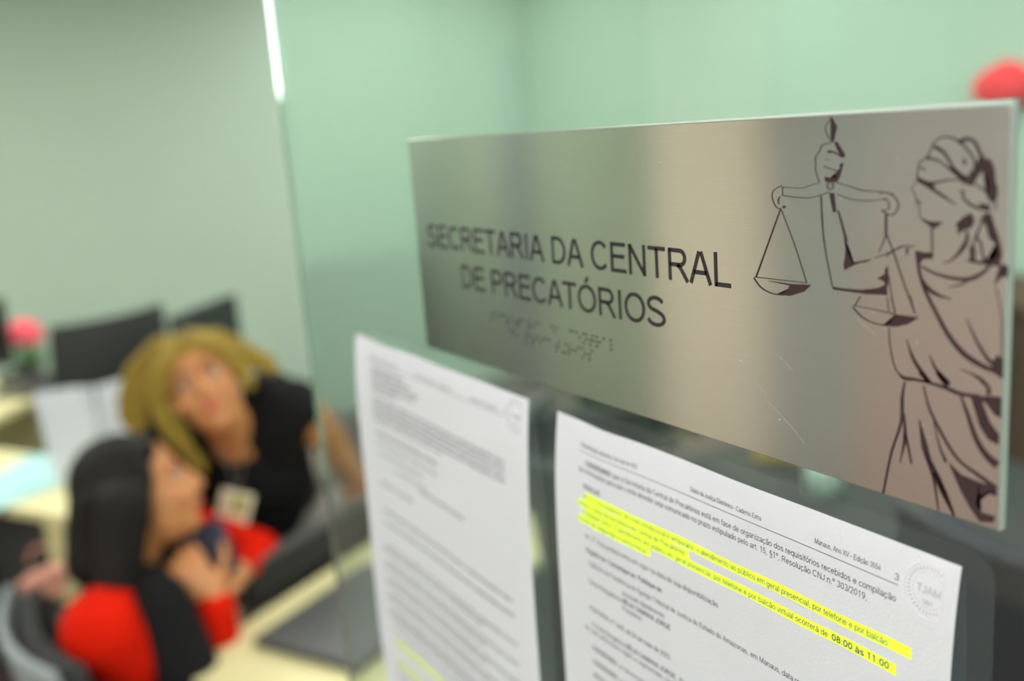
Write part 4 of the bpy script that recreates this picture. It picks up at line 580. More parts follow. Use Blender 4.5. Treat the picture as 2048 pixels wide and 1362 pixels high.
([335.94,79.86,336.23,80.65,336.51,81.42,336.79,82.18,337.08,82.97,337.39,83.82,337.73,84.75,338.12,85.81,338.53,86.99,338.99,88.23,339.47,89.46,339.96,90.63,340.46,91.66,340.97,92.56,341.48,93.36,342.00,94.09,342.53,94.76,343.05,95.39,343.60,95.99,344.18,96.53,344.77,97.01,345.37,97.42,345.95,97.79,346.50,98.14,347.05,98.52],[336.44,79.59,336.82,80.33,337.19,81.04,337.56,81.76,337.94,82.50,338.34,83.30,338.77,84.18,339.25,85.20,339.75,86.34,340.26,87.54,340.77,88.72,341.28,89.81,341.79,90.76,342.30,91.57,342.82,92.29,343.33,92.93,343.86,93.51,344.41,94.03,344.96,94.51,345.51,94.92,346.07,95.25,346.65,95.55,347.25,95.83,347.87,96.13,348.49,96.45]),
([317.44,79.06,317.27,79.82,317.09,80.55,316.91,81.28,316.74,82.06,316.58,82.93,316.43,83.94,316.35,85.08,316.33,86.30,316.37,87.58,316.38,88.93,316.31,90.35,316.10,91.82,315.73,93.38,315.22,95.03,314.61,96.79,313.96,98.64,313.32,100.58,312.75,102.61,312.25,104.76,311.78,107.02,311.32,109.36,310.87,111.76,310.43,114.16,309.96,116.54],[318.03,79.05,317.93,79.81,317.81,80.54,317.70,81.26,317.59,82.02,317.50,82.85,317.43,83.81,317.42,84.89,317.46,86.07,317.47,87.36,317.45,88.75,317.34,90.23,317.09,91.78,316.67,93.41,316.12,95.10,315.48,96.86,314.81,98.70,314.16,100.61,313.58,102.60,313.07,104.72,312.58,106.96,312.11,109.29,311.64,111.68,311.17,114.08,310.69,116.46]),
([317.22,88.93,317.27,90.16,317.34,91.38,317.42,92.59,317.47,93.81,317.46,95.05,317.36,96.34,317.30,97.68,317.14,99.09,316.93,100.55,316.68,102.05,316.43,103.56,316.22,105.05],[317.82,88.76,317.97,89.96,318.15,91.14,318.33,92.33,318.48,93.54,318.57,94.81,318.58,96.14,318.34,97.56,318.02,99.03,317.64,100.52,317.23,102.03,316.82,103.53,316.43,105.03]),
([317.71,95.60,318.34,97.77,318.97,99.94,319.60,102.11,320.23,104.28],[318.64,95.20,319.17,97.42,319.69,99.63,320.21,101.84,320.73,104.05]),
([323.94,79.10,324.25,80.24,324.53,81.37,324.80,82.50,325.11,83.65,325.50,84.82,325.99,86.02,326.61,87.27,327.32,88.56,328.09,89.86,328.91,91.15,329.76,92.37,330.58,93.51,331.37,94.58,332.15,95.62,332.94,96.61,333.76,97.55,334.64,98.42,335.60,99.22,336.67,99.92,337.82,100.52,339.01,101.07,340.18,101.57,341.29,102.03,342.31,102.48,343.23,102.92,344.09,103.32,344.90,103.69,345.69,104.04,346.48,104.40,347.28,104.76],[324.26,78.97,324.63,80.08,324.96,81.19,325.29,82.30,325.66,83.41,326.09,84.52,326.62,85.66,327.27,86.85,328.02,88.09,328.84,89.35,329.69,90.58,330.53,91.79,331.34,92.92,332.13,93.98,332.89,95.01,333.67,95.98,334.46,96.89,335.30,97.73,336.21,98.49,337.22,99.15,338.33,99.73,339.51,100.23,340.69,100.67,341.83,101.10,342.88,101.52,343.83,101.91,344.70,102.27,345.53,102.59,346.34,102.91,347.15,103.22,347.97,103.54]),
([322.69,89.71,322.87,91.11,323.03,92.50,323.19,93.89,323.37,95.29,323.58,96.74,323.84,98.23,324.42,99.65,325.05,101.09,325.71,102.53,326.36,103.99,326.97,105.46,327.52,106.94,327.95,108.48,328.32,110.06,328.67,111.66,329.00,113.28,329.32,114.89,329.67,116.50],[322.94,89.61,323.42,90.89,323.88,92.15,324.35,93.41,324.82,94.68,325.33,95.96,325.87,97.27,326.24,98.73,326.67,100.22,327.14,101.76,327.61,103.32,328.04,104.91,328.41,106.52,328.75,108.12,329.03,109.75,329.28,111.40,329.51,113.06,329.75,114.71,329.99,116.36]),
([327.38,105.19,327.90,106.11,328.42,107.01,328.94,107.90,329.45,108.81,329.97,109.74,330.50,110.72,331.18,111.64,331.87,112.62,332.57,113.62,333.27,114.64,333.97,115.66,334.66,116.66],[328.47,104.37,329.09,105.21,329.70,106.03,330.31,106.85,330.93,107.69,331.55,108.56,332.18,109.47,332.68,110.54,333.19,111.66,333.70,112.79,334.22,113.95,334.73,115.09,335.24,116.22]),
([325.12,99.33,325.76,100.55,326.38,101.73,327.01,102.91,327.64,104.12,328.30,105.38,328.99,106.73,329.87,108.07,330.78,109.50,331.72,110.99,332.67,112.50,333.61,114.00,334.54,115.47],[325.49,99.07,326.28,100.18,327.05,101.26,327.82,102.33,328.60,103.43,329.40,104.59,330.24,105.83,330.97,107.29,331.74,108.82,332.53,110.41,333.32,112.02,334.12,113.63,334.90,115.21]),
([332.75,100.42,336.81,103.18,342.65,103.86,347.74,104.12,347.82,106.51,345.39,106.46,342.77,107.96,341.70,110.55,343.30,112.73,347.46,112.59,347.15,114.56,343.01,115.67,339.80,112.26,336.52,107.46],[]),
([327.53,89.42,327.87,90.67,328.21,91.95,328.54,93.24,328.88,94.49,329.21,95.65,329.55,96.69,329.88,97.58,330.21,98.35,330.54,99.02,330.86,99.65,331.18,100.27,331.50,100.93],[327.69,89.35,328.09,90.57,328.50,91.82,328.90,93.08,329.30,94.29,329.69,95.41,330.09,96.40,330.47,97.23,330.85,97.93,331.23,98.55,331.61,99.12,332.00,99.71,332.38,100.33])]

bm = bmesh.new()
for a, b in ART:
    pa = [(a[i], a[i + 1]) for i in range(0, len(a), 2)]
    if b:
        pb = [(b[i], b[i + 1]) for i in range(0, len(b), 2)]
        va = [bm.verts.new(on_sign(*p, .00012)) for p in pa]; vb = [bm.verts.new(on_sign(*p, .00012)) for p in pb]
        for i in range(len(pa) - 1): bm.faces.new((va[i], va[i + 1], vb[i + 1], vb[i]))
    else:
        f = bm.faces.new([bm.verts.new(on_sign(*p, .00015)) for p in pa])
        bmesh.ops.triangulate(bm, faces=[f])
tag(finish('etched_figure', bm, MT['bronze'], sign), 'line drawing of a blindfolded robed woman raising a pair of scales')
bm = bmesh.new()
for _ in range(34):
    u, v = random.uniform(90, 345), random.uniform(4, 113); r = random.uniform(.05, .16)
    bmesh.ops.create_uvsphere(bm, u_segments=8, v_segments=5, radius=r / 1000, matrix=Matrix.Translation(on_sign(u, v, .0001)))
for u, v, du, dv in ((262, 96, 14, 9), (270, 101, 9, 7), (257, 90, 5, 4), (266, 78, 8, 5), (300, 62, 7, 4), (209, 90, 1.5, 1.4)):
    polyribbon(bm, [(u, v), (u + du * .5, v + dv * .45), (u + du, v + dv)], .045, on_sign, .0001)
tag(finish('surface_scratches', bm, MT['scratch'], sign), 'fine bright scratches and specks', kind='stuff')

# ---------------------------------------------------------------- the notices
def notice(name, lab, X, Z, tilt, seed, rows, marks, PWm=210.0, PHm=297.0):
    r = empty(name, (X, GY - .0004, Z)); tag(r, lab, 'notice', 'printed notices taped to the glass')
    ct, stt = math.cos(tilt), math.sin(tilt)
    def lift(u, v):
        b = 4.4 * (1 - math.exp(-max(v, 0) / 26.0))
        b += (1.6 * math.exp(-((u - 38 - seed * 9) / 17) ** 2) + .8 * math.exp(-((u - 120) / 25) ** 2)) * math.exp(-v / 30)
        b += .55 * math.sin(u / 26 + seed) * (1 - math.exp(-v / 20)) + .35 * math.sin(v / 31 + u / 60 + seed)*(1 - math.exp(-v / 15))
        b -= 3.2 * math.exp(-((v - 297) / 45) ** 2)
        return max(b, 0) + .3
    def put(u, v, up):
        return Vector(((u * ct + v * stt) / 1000, -lift(u, v) / 1000 - up, (-v * ct + u * stt) / 1000))
    bm = bmesh.new(); nu, nv = 84, 110; V = []
    for j in range(nv + 1):
        V.append([bm.verts.new(put(PWm * i / nu, PHm * j / nv, 0)) for i in range(nu + 1)])
    for j in range(nv):
        for i in range(nu): bm.faces.new((V[j][i], V[j + 1][i], V[j + 1][i + 1], V[j][i + 1]))
    bmesh.ops.solidify(bm, geom=bm.faces[:], thickness=-.00012)
    finish('sheet', bm, MT['paper'], r)
    bm = bmesh.new()
    for v, u0, u1, s, cap, sw in rows: write(bm, s, u0, u1, v, cap, put, .00011, sw)
    for v, u0, u1 in ((13.4, 20.0, 189.7),):
        polyribbon(bm, [(u0 + (u1 - u0) * i / 20, v) for i in range(21)], .28, put, .00011)
    finish('printed_text', bm, MT['print_'], r)
    bm = bmesh.new()
    for v, u0, u1 in marks:
        n = 24; A = []; B = []
        for i in range(n + 1):
            u = u0 + (u1 - u0) * i / n; wob = .22 * math.sin(i * .9 + v)
            A.append(bm.verts.new(put(u, v - 2.0 + wob, .00006))); B.append(bm.verts.new(put(u + .4, v + 1.95 + wob, .00006)))
        for i in range(n): bm.faces.new((A[i], B[i], B[i + 1], A[i + 1]))
    tag(finish('highlighter_marks', bm, MT['hilite'], r), 'bright yellow-green highlighter bands')
    # round court seal, cut off at the right
    bm = bmesh.new()
    cu, cv = 200.5, 11.2
    for rad, wd in ((9.0, .5), (8.4, .18), (5.6, .3)):
        polyribbon(bm, [(min(cu + rad * math.cos(t), 205.2), cv + rad * math.sin(t)) for t in [2 * math.pi * i / 48 for i in range(49)] if cu + rad * math.cos(t) < 205.4 or True], wd, put, .00011)
    finish('seal_rings', bm, MT['stamplight'], r)
    bm = bmesh.new()
    write(bm, 'TJAM', 196.2, 204.8, 12.4, 2.6, put, .00013, .2)
    write(bm, '1891', 198.4, 202.4, 15.8, 1.5, put, .00013, .2)
    for i in range(26):
        t = math.radians(60 + i * 10)
        x, y = cu + 7.1 * math.cos(t), cv + 7.1 * math.sin(t)
        if x < 205: polyribbon(bm, [(x - .5 * math.cos(t), y - .5 * math.sin(t)), (x + .5 * math.cos(t), y + .5 * math.sin(t))], .5, put, .00011)
    finish('seal_lettering', bm, MT['stampink'], r)
    return r
N_ = .13; Bd = .19; cH = 2.35; sH = 1.9
rows = [
 (11.2, 20.7, 61, 'Disponibilização: sexta-feira, 5 de maio de 2023', sH, N_), (11.2, 93.5, 131.4, 'Diário da Justiça Eletrônico - Caderno Extra', sH, N_),
 (11.2, 155.8, 183, 'Manaus, Ano XV - Edição 3554', sH, N_), (12.0, 188.0, 190, '3', 2.2, N_),
 (19.2, 25, 44.5, 'CONSIDERANDO', cH, Bd), (19.2, 45.5, 189.5, 'que a Secretaria da Central de Precatórios está em fase de organização dos requisitórios recebidos e compilação', cH, N_),
 (23.0, 19.8, 178.8, 'das informações para que o ente devedor seja comunicado no prazo estipulado pelo art. 15, §1º, Resolução CNJ n.º 303/2019,', cH, N_),
 (30.6, 23.6, 37, 'RESOLVE:', cH, Bd),
 (35.2, 24, 187.5, 'Art. 1º. Fica suspenso, de modo excepcional e temporário, o atendimento ao público em geral presencial, por telefone e por balcão', cH, N_),
 (39.2, 19.6, 92, 'virtual a cargo da Secretaria da Central de Precatórios.', cH, N_),
 (43.0, 24, 163.5, 'Parágrafo único. O atendimento em público em geral presencial, por telefone e por balcão virtual ocorrerá de', cH, N_),
 (43.0, 165, 188.5, '08:00 às 11:00', cH, Bd),
 (46.8, 19.6, 68, 'horas de segunda a sexta-feira.', cH, N_),
 (54.4, 24, 110.6, 'Art. 2º. Esta portaria entra em vigor na data de sua disponibilização.', cH, N_),
 (61.2, 24.5, 77.5, 'Registre-se. Comunique-se. Publique-se.', cH, Bd),
 (67.4, 26, 176, 'Gabinete da Presidência do Egrégio Tribunal de Justiça do Estado do Amazonas, em Manaus, data registrada no sistema.', cH, N_),
 (72.6, 50, 78, '(assinado digitalmente)', cH, N_), (76.6, 25.2, 49, 'Desembargadora', cH, N_), (76.6, 50, 81.5, 'NÉLIA CAMINHA JORGE', cH, Bd), (80.2, 50, 63, 'Presidente', cH, N_),
 (90.6, 25, 81.5, 'PORTARIA n.º 1445, de 04 de maio de 2023.', cH, .16),
 (98.4, 26, 50, 'A Desembargadora', cH, N_), (98.4, 51, 84.5, 'NÉLIA CAMINHA JORGE,', cH, Bd), (98.4, 86, 189, 'Presidente do Egrégio Tribunal de Justiça do Estado do Amazonas, no uso', cH, N_),
 (102.2, 20, 120, 'de suas atribuições legais e regimentais, na forma da Lei Complementar', cH, N_),
 (111.0, 25, 44, 'CONSIDERANDO', cH, Bd), (111.0, 45.5, 189, 'a necessidade de assegurar a continuidade dos serviços no âmbito deste Poder Judiciário,', cH, N_),
 (118.4, 25, 44, 'CONSIDERANDO', cH, Bd), (118.4, 45.5, 150, 'o teor do processo administrativo digital em epígrafe,', cH, N_),
 (125.6, 25, 38, 'RESOLVE:', cH, Bd), (132.6, 25, 189, 'Art. 1º. Designar servidores para compor a comissão temporária de acompanhamento dos precatórios,', cH, N_),
 (136.4, 20, 96, 'nos termos da resolução em vigor.', cH, N_), (144, 25, 140, 'Art. 2º. Esta portaria entra em vigor na data de sua publicação.', cH, N_),
]
n1 = notice('printed_notice', 'white printed notice with four bright highlighted lines near its top, right of the other notice', -.3759, 1.70 - .1342, math.atan2(-3.63, 209.97), 0, rows,
            [(34.1, 24, 196), (38.1, 18.8, 93.4), (41.9, 24, 190.8), (45.7, 18.8, 69.8)])
W1 = 'requisição de pagamento expedida pelo juízo da execução deverá observar os requisitos da resolução em vigor e'
W2 = 'os precatórios serão organizados por ordem cronológica de apresentação perante a entidade devedora conforme'
rows2 = [(12.0, 24, 64, 'Disponibilização: sexta-feira, 5 de maio de 2023', sH, N_), (12.0, 88, 133, 'Diário da Justiça Eletrônico - Caderno Extra', sH, N_), (12.0, 155.7, 183, 'Manaus, Ano XV - Edição 3554', sH, N_), (12.2, 188, 190, '2', 2.2, N_)]
for i, (v, u1) in enumerate(((18.6, 72), (22.2, 80), (25.6, 92), (29.2, 86), (32.6, 60))): rows2.append((v, 26, u1, ('Requerente: Município de Manaus', 'Requerido: Estado do Amazonas', 'Assunto: ordem de pagamento de precatórios', 'Interessado: Secretaria da Central', 'Data: maio de 2023')[i], cH, .16))
for i, v in enumerate((39.0, 42.6, 46.2, 49.8)): rows2.append((v, 25, 190, (W1, W2)[i % 2], cH, .15))
rows2.append((53.4, 25, 120, 'e demais atos normativos aplicáveis ao caso concreto.', cH, N_))
rows2 += [(62.5, 27, 111.5, 'COMUNICADO AOS ENTES DEVEDORES E CREDORES', cH, Bd), (69, 27, 110, 'Manaus, data registrada no sistema de processo', cH, N_), (76, 27, 90, 'Juiz auxiliar da presidência', cH, N_), (83, 50, 92, 'Coordenador da Central', cH, N_),
          (86.6, 84, 141, 'CENTRAL DE PRECATÓRIOS', cH, Bd), (97.5, 26, 73, 'PORTARIA n.º 1444 de maio', cH, Bd)]
for i, v in enumerate((116.6, 125.4)): rows2.append((v, 27, 191, (W1, W2)[i], cH, Bd))
for i, v in enumerate((142.2, 146, 154.6, 158.4, 166.4, 170.2, 178, 181.8, 190, 193.8, 197.6)): rows2.append((v, 26 if i % 2 == 0 else 21, 192 if i % 2 == 0 else 156, (W2, W1)[i % 2], cH, .15))
for i, v in enumerate((206, 214.6, 231, 239, 247)): rows2.append((v, 25, 150 if i % 2 else 186, (W1, W2)[i % 2], cH, .15))
n2 = notice('printed_notice', 'white printed notice nearest the free glass edge, its text unmarked at the top', -.6125, 1.70 - .1301, math.atan2(-3.48, 213), 1.3, rows2,
            [(213.6, 26, 93), (230.4, 26, 62)], PWm=212.0)
# clear film pocket behind the right notice
bm = bmesh.new(); pts = []
U0, U1, V0, V1, rr = -9, 220.5, -6.3, 303, 9
for cx_, cy_, a0 in ((U1 - rr, V0 + rr, -90), (U1 - rr, V1 - rr, 0), (U0 + rr, V1 - rr, 90), (U0 + rr, V0 + rr, 180)):
    pts += arc(cx_, cy_, rr, rr, a0, a0 + 90, 8)
a = [bm.verts.new((u / 1000, 0, -v / 1000)) for u, v in pts]; b = [bm.verts.new((u / 1000, -.00018, -v / 1000)) for u, v in pts]
bm.faces.new(a); bm.faces.new(list(reversed(b)))
for i in range(len(a)): bm.faces.new((a[i], b[i], b[(i + 1) % len(a)], a[(i + 1) % len(a)]))
bmesh.ops.recalc_face_normals(bm, faces=bm.faces[:])
sl = finish('clear_film', bm, MT['film']); sl.location = (-.3759, GY - .0002, 1.70 - .1342); sl.rotation_euler = (0, math.atan2(3.63, 209.97), 0)
tag(sl, 'clear plastic film with rounded corners behind the notice with highlighted lines', 'plastic sleeve')

# ---------------------------------------------------------------- office furniture
C0 = Vector((-1.80, .29, 0)); U = Vector((-.47, .883, 0)); V_ = Vector((.883, .47, 0))
def desk_frame(o=C0, u=U, v=V_):
    m = Matrix.Identity(4); m.col[0][:3] = u; m.col[1][:3] = v; m.col[2][:3] = (0, 0, 1); m.translation = o
    return m       # local x runs along u, y along v
D1 = desk_frame()
def rooted(name, mtx, label, cat, group=None):
    r = bpy.data.objects.new(name, None); COL.objects.link(r); r.matrix_world = mtx; r.empty_display_size = .05
    return tag(r, label, cat, group)
def desk(mtx, L, W, label, legs, top=.75, m='laminate'):
    r = rooted('office_desk', mtx, label, 'desk')
    bx('tabletop', (0, 0, top - .025), (L, W, top), MT[m], r, .002)
    bx('edge_band', (-.001, -.0015, top - .0245), (L + .001, 0, top - .0005), MT['edge'], r)
    for x in legs:
        bx('side_panel', (x, .04, 0.0), (x + .025, W - .04, top - .025), MT['darkgrey'], r)
    return r
desk(D1, 1.62, .42, 'cream topped desk with the closed laptop, running back behind the glass', (.95, 1.55))
lm = D1 @ Matrix.Translation((.13, .09, .75))
lp = rooted('laptop', lm, 'closed dark grey laptop lying on the near corner of the cream desk', 'laptop')
bx('base', (0, 0, 0.002), (.36, .26, .014), MT['lap'], lp, .003)
bx('lid', (0, 0, .0145), (.36, .26, .022), MT['lap'], lp, .003)
dv = rooted('desk_divider', D1 @ Matrix.Translation((.25, -.05, .75)), 'low black divider standing along the edge of the cream desk, beside the seated woman', 'desk divider')
bx('panel', (0, 0, 0), (1.37, .022, .085), MT['black'], dv, .003)
bx('painted_lit_top', (0, -.003, .085), (1.37, .025, .094), MT['darkgrey'], dv, .002)  # light falling on the divider top, put in as a lighter grey strip
lg = rooted('side_table', D1 @ Matrix.Translation((.28, -.34, 0)), 'narrow taupe table between the two women and the black divider', 'table')
bx('tabletop', (0, 0, .725), (1.3, .28, .75), MT['sidetop'], lg, .002)
for x in (.5, 1.2): bx('side_panel', (x, .03, 0), (x + .025, .25, .725), MT['sidetop'], lg)
fd = rooted('folder', Matrix.Translation(spot(425, 1128, 2.02)) @ (Matrix((RIGHT, FWD, -DOWN)).transposed().to_4x4()) @ Matrix.Rotation(math.radians(-22), 4, 'Y'), 'small navy folder held between the hands of the seated woman', 'folder')
bx('cover', (-.045, 0, -.03), (.05, .004, .085), MT['navy'], fd, .001)
bx('back_cover', (-.045, .0055, -.03), (.045, .0095, .073), MT['navy'], fd, .001)

def pc_monitor(mtx, label, W=.52, H=.31, group='black computer monitors', stand=.12):
    """screen looks along local -y"""
    r = rooted('computer_monitor', mtx, label, 'monitor', group)
    bm = bmesh.new(); prism(bm, arc(0, 0, .12, .09, 0, 360, 24)[:-1], 0, .012); finish('base', bm, MT['black'], r)
    bx('stand', (-.03, .02, .01), (.03, .04, stand + .12), MT['black'], r, .004)
    bx('casing', (-W / 2, -.015, stand), (W / 2, .015, stand + H), MT['black'], r, .006)
    bx('back_bulge', (-W * .3, .0155, stand + H * .15), (W * .3, .0195, stand + H * .85), MT['darkgrey'], r, .0015)
    bx('screen', (-W / 2 + .012, -.0165, stand + .018), (W / 2 - .012, -.0155, stand + H - .012), MT['screen'], r)
    return r

def office_chair(loc, rz, label, seatm='fabric', shell='black', backz=.58, backh=.42, tiltb=8, bw=.44, group='wheeled office chairs'):
    """faces local +y"""
    r = empty('office_chair', loc, rz); tag(r, label, 'chair', group)
    bm = bmesh.new(); box(bm, (-.24, -.22, .44), (.24, .24, .50), .025); finish('seat', bm, MT[seatm], r, True)
    B = Matrix.Translation((0, -.24, backz)) @ Matrix.Rotation(math.radians(tiltb), 4, 'X')
    def bend(bm, th, off, wd, hh, bev):
        box(bm, (-wd / 2, -th / 2, 0), (wd / 2, th / 2, hh), bev)
        bmesh.ops.subdivide_edges(bm, edges=[e for e in bm.edges if abs((e.verts[0].co - e.verts[1].co).x) > wd * .5], cuts=10)
        for v in bm.verts:
            v.co.x *= (1 - .10 * max(0, v.co.z / hh - .5) * 2)
            v.co.y += off + .9 * v.co.x ** 2 - .06 * math.sin(v.co.z / hh * math.pi)
            v.co = B @ v.co
    bm = bmesh.new(); bend(bm, .05, .03, bw, backh, .024); cu = finish('backrest', bm, MT[seatm], r, True)
    bm = bmesh.new(); bend(bm, .018, -.012, bw + .03, backh + .02, .008); finish('back_shell', bm, MT[shell], r, True)
    bm = bmesh.new(); capsule(bm, (0, -.08, .43), .02, (0, -.30, .44), .02); capsule(bm, (0, -.30, .44), .02, (0, -.285, backz + .12), .018); finish('back_bracket', bm, MT['black'], r, True)
    bm = bmesh.new(); lathe(bm, [(.03, .08), (.03, .26), (.02, .26), (.02, .44)], n=16); finish('gas_column', bm, MT['chrome'], r, True)
    for i in range(5):
        a = i * 2 * math.pi / 5 + .3; e = Vector((math.cos(a) * .29, math.sin(a) * .29, .07))
        bm = bmesh.new(); capsule(bm, (0, 0, .10), .024, e, .016); leg = finish('leg', bm, MT['black'], r, True)
        bm = bmesh.new(); t = Vector((-math.sin(a), math.cos(a), 0)) * .012
        for sg in (-1, 1): lathe(bm, [(.022, -.008), (.027, -.005), (.027, .005), (.022, .008)], n=14, mtx=Matrix.Translation(e + t * sg - Vector((0, 0, .043))) @ Matrix.Rotation(a, 4, 'Z') @ Matrix.Rotation(math.pi / 2, 4, 'X'))
        finish('castor', bm, MT['black'], leg, True)
    for sg in (-1, 1):
        bm = bmesh.new(); capsule(bm, (sg * .25, .02, .46), .013, (sg * .30, 0, .66), .013); capsule(bm, (sg * .30, -.12, .675), .018, (sg * .30, .12, .675), .018)
        finish('armrest', bm, MT['black'], r, True)
    return r

# desk at the left with the white folder
CL = Vector((-2.82, .26, 0)); vm = Vector((-.85, -.5, 0)).normalized(); um = Vector((vm.y, -vm.x, 0)) * 1
um = Vector((-.507, .862, 0))
DL = desk_frame(CL, vm, um)
r = rooted('office_desk', DL, 'cream desk at the left carrying the standing white folder and cyan sheets', 'desk')
bx('tabletop', (0, 0, .722), (.86, .36, .75), MT['laminate'], r, .002)
bx('side_panel', (.02, .03, 0), (.045, .33, .722), MT['darkgrey'], r)
bx('leg', (.03, .0, 0), (.10, .025, .722), MT['edge'], r)
bx('side_panel', (.81, .03, 0), (.835, .33, .722), MT['darkgrey'], r)
bx('back_panel', (.05, .30, .12), (.80, .315, .72), MT['darkgrey'], r)
ff = rooted('binder', Matrix.Translation((-3.04, .40, .752)), 'bluish white open folder standing upright on the left desk', 'folder')
def leafp(p0, p1, hh0, hh1, th, name, lean=(0, 0)):
    bm = bmesh.new(); d = Vector((p1[0] - p0[0], p1[1] - p0[1])).normalized(); nn = Vector((-d.y, d.x)) * th
    n = 10; Q = []
    for i in range(n + 1):
        t = i / n; x = p0[0] + (p1[0] - p0[0]) * t; y = p0[1] + (p1[1] - p0[1]) * t; hh = hh0 + (hh1 - hh0) * t; bow = .012 * math.sin(t * math.pi)
        Q.append([bm.verts.new((x - nn.x * bow / th + a * nn.x + lean[0] * zz, y - nn.y * bow / th + a * nn.y + lean[1] * zz, zz)) for a in (0, 1) for zz in (0, hh)])
    for a, b in zip(Q, Q[1:]):
        bm.faces.new((a[0], b[0], b[1], a[1])); bm.faces.new((a[3], b[3], b[2], a[2])); bm.faces.new((a[1], b[1], b[3], a[3])); bm.faces.new((a[2], b[2], b[0], a[0]))
    for e in (Q[0], Q[-1]): bm.faces.new((e[0], e[1], e[3], e[2]))
    bmesh.ops.recalc_face_normals(bm, faces=bm.faces[:])
    return finish(name, bm, MT['cloth_white'], ff)
leafp((0.0, 0.0), (-.10, -.12), .29, .275, .006, 'cover', (-.10, -.05))
leafp((0.0, 0.0), (.03, .105), .29, .31, .006, 'back_cover', (.02, .05))
bm = bmesh.new()
bx('spine', (-.008, -.012, 0), (.01, .006, .29), MT['cloth_white'], ff)
for i, (x, y, a, lab) in enumerate(((-3.17, .17, .5, 'pale cyan sheet lying flat at the edge of the left desk'), (-3.33, .24, .9, 'pale cyan sheet half hidden behind another on the left desk'))):
    o = bx('paper_sheet', (-.105, -.15, .0002 + i * .002), (.105, .15, .0022 + i * .002), MT['cyan']); o.location = (x, y, .7505); o.rotation_euler = (0, 0, a); tag(o, lab, 'paper')

# far left desk
M0 = Vector((-4.02, .10, 0)); dm = Vector((-.82, .57, 0)).normalized(); nm_ = Vector((-.57, -.82, 0)).normalized()
DM = desk_frame(M0 + -dm * .35, dm, nm_)
r = rooted('office_desk', DM, 'farther cream desk against the left wall carrying the pink flowers', 'desk')
bx('tabletop', (0, 0, .72), (1.25, .62, .75), MT['laminate'], r, .002)
bx('edge_band', (0, -.0015, .721), (1.25, 0, .7495), MT['edge'], r)
for x in (.03, 1.2): bx('side_panel', (x, .05, 0), (x + .025, .58, .72), MT['laminate'], r)

def blossom(bm, c, R, n, seed, flat=.5):
    rnd = random.Random(seed)
    for k in range(n):
        a = k * 2.399 + rnd.random() * .3; e = math.asin(1 - 1.3 * (k + .5) / n)
        d = Vector((math.cos(a) * math.cos(e), math.sin(a) * math.cos(e), math.sin(e)))
        p = Vector(c) + d * R * .62
        x, y, z = frame_of(d)
        B = Matrix((x, y, (z + x * .4).normalized())).transposed()
        ellip(bm, p, (R * .34, R * .34, R * .16), B, 10)
def flowers(loc, R, label, m, name='potted_flower', n=26, stems=True):
    r = empty(name, loc); tag(r, label, 'flowers')
    bm = bmesh.new(); lathe(bm, [(.04, 0), (.055, .09), (.06, .1), (.05, .1), (.045, .02)], n=20); finish('pot', bm, MT['pot'], r, True)
    bm = bmesh.new()
    for k in range(5): capsule(bm, (0, 0, .05), .004, (math.cos(k * 1.3) * .03, math.sin(k * 1.3) * .03, .05 + R * 1.3), .003, 8, 3)
    finish('stems', bm, MT['leaf'], r, True)
    bm = bmesh.new()
    for k in range(9):
        a = k * .7; B = Matrix.Rotation(a, 3, 'Z') @ Matrix.Rotation(.5, 3, 'Y')
        ellip(bm, (math.cos(a) * .05, math.sin(a) * .05, .12), (.05, .02, .004), B, 10)
    finish('leaves', bm, MT['leaf'], r, True)
    bm = bmesh.new(); blossom(bm, (0, 0, .10 + R * 1.1), R, n, 3); finish('blossoms', bm, MT[m], r, True)
    return r
flowers((-4.73, .40, .75), .095, 'pink flower bunch in a dark pot at the far left', 'pink')
pc_monitor(Matrix.Translation((-4.62, .12, .75)) @ Matrix.Rotation(math.radians(75), 4, 'Z'), 'black monitor cut by the left picture edge, beside the pink flowers', .44, .28)
bo = rooted('desk_phone', Matrix.Translation((-4.52, .36, .75)) @ Matrix.Rotation(math.radians(55), 4, 'Z'), 'black desk telephone on the far left desk in front of the pink flowers', 'telephone')
bm = bmesh.new(); prism(bm, [(-.09, 0), (.09, 0), (.09, .07), (-.09, .03)], -.1, .1, Matrix.Rotation(math.pi / 2, 4, 'X')); finish('body', bm, MT['darkgrey'], bo)
bm = bmesh.new(); capsule(bm, (-.05, -.09, .075), .02, (-.05, .09, .075), .02); finish('handset', bm, MT['black'], bo, True)

# chairs and screens behind the women
bc = spot(237, 700, 3.55) + Vector((-math.sin(math.radians(112)), math.cos(math.radians(112)), 0)) * .27
office_chair((bc.x, bc.y, 0), math.radians(112), 'black office chair standing left of the blonde woman', backz=.66, backh=.46, bw=.46, tiltb=4)
m1, m2 = spot(352, 640, 3.22), spot(462, 610, 3.58); mdv = (m2 - m1); mdv.z = 0; mdv.normalize(); mc = (m1 + m2) / 2
DN = desk_frame(Vector((mc.x, mc.y, 0)) - mdv * .30 + Vector((mdv.y, -mdv.x, 0)) * .22, mdv, Vector((-mdv.y, mdv.x, 0)))
r = rooted('office_desk', DN, 'cream desk hidden behind the blonde woman, carrying a tilted black monitor', 'desk')
bx('tabletop', (0, 0, .72), (.62, .5, .75), MT['laminate'], r, .002)
for x in (.03, .56): bx('side_panel', (x, .05, 0), (x + .025, .45, .72), MT['laminate'], r)
pc_monitor(Matrix.Translation((mc.x, mc.y, .75)) @ Matrix.Rotation(math.atan2(mdv.y, mdv.x), 4, 'Z'), 'black monitor rising behind the blonde woman\'s head', .42, .29, stand=.13)

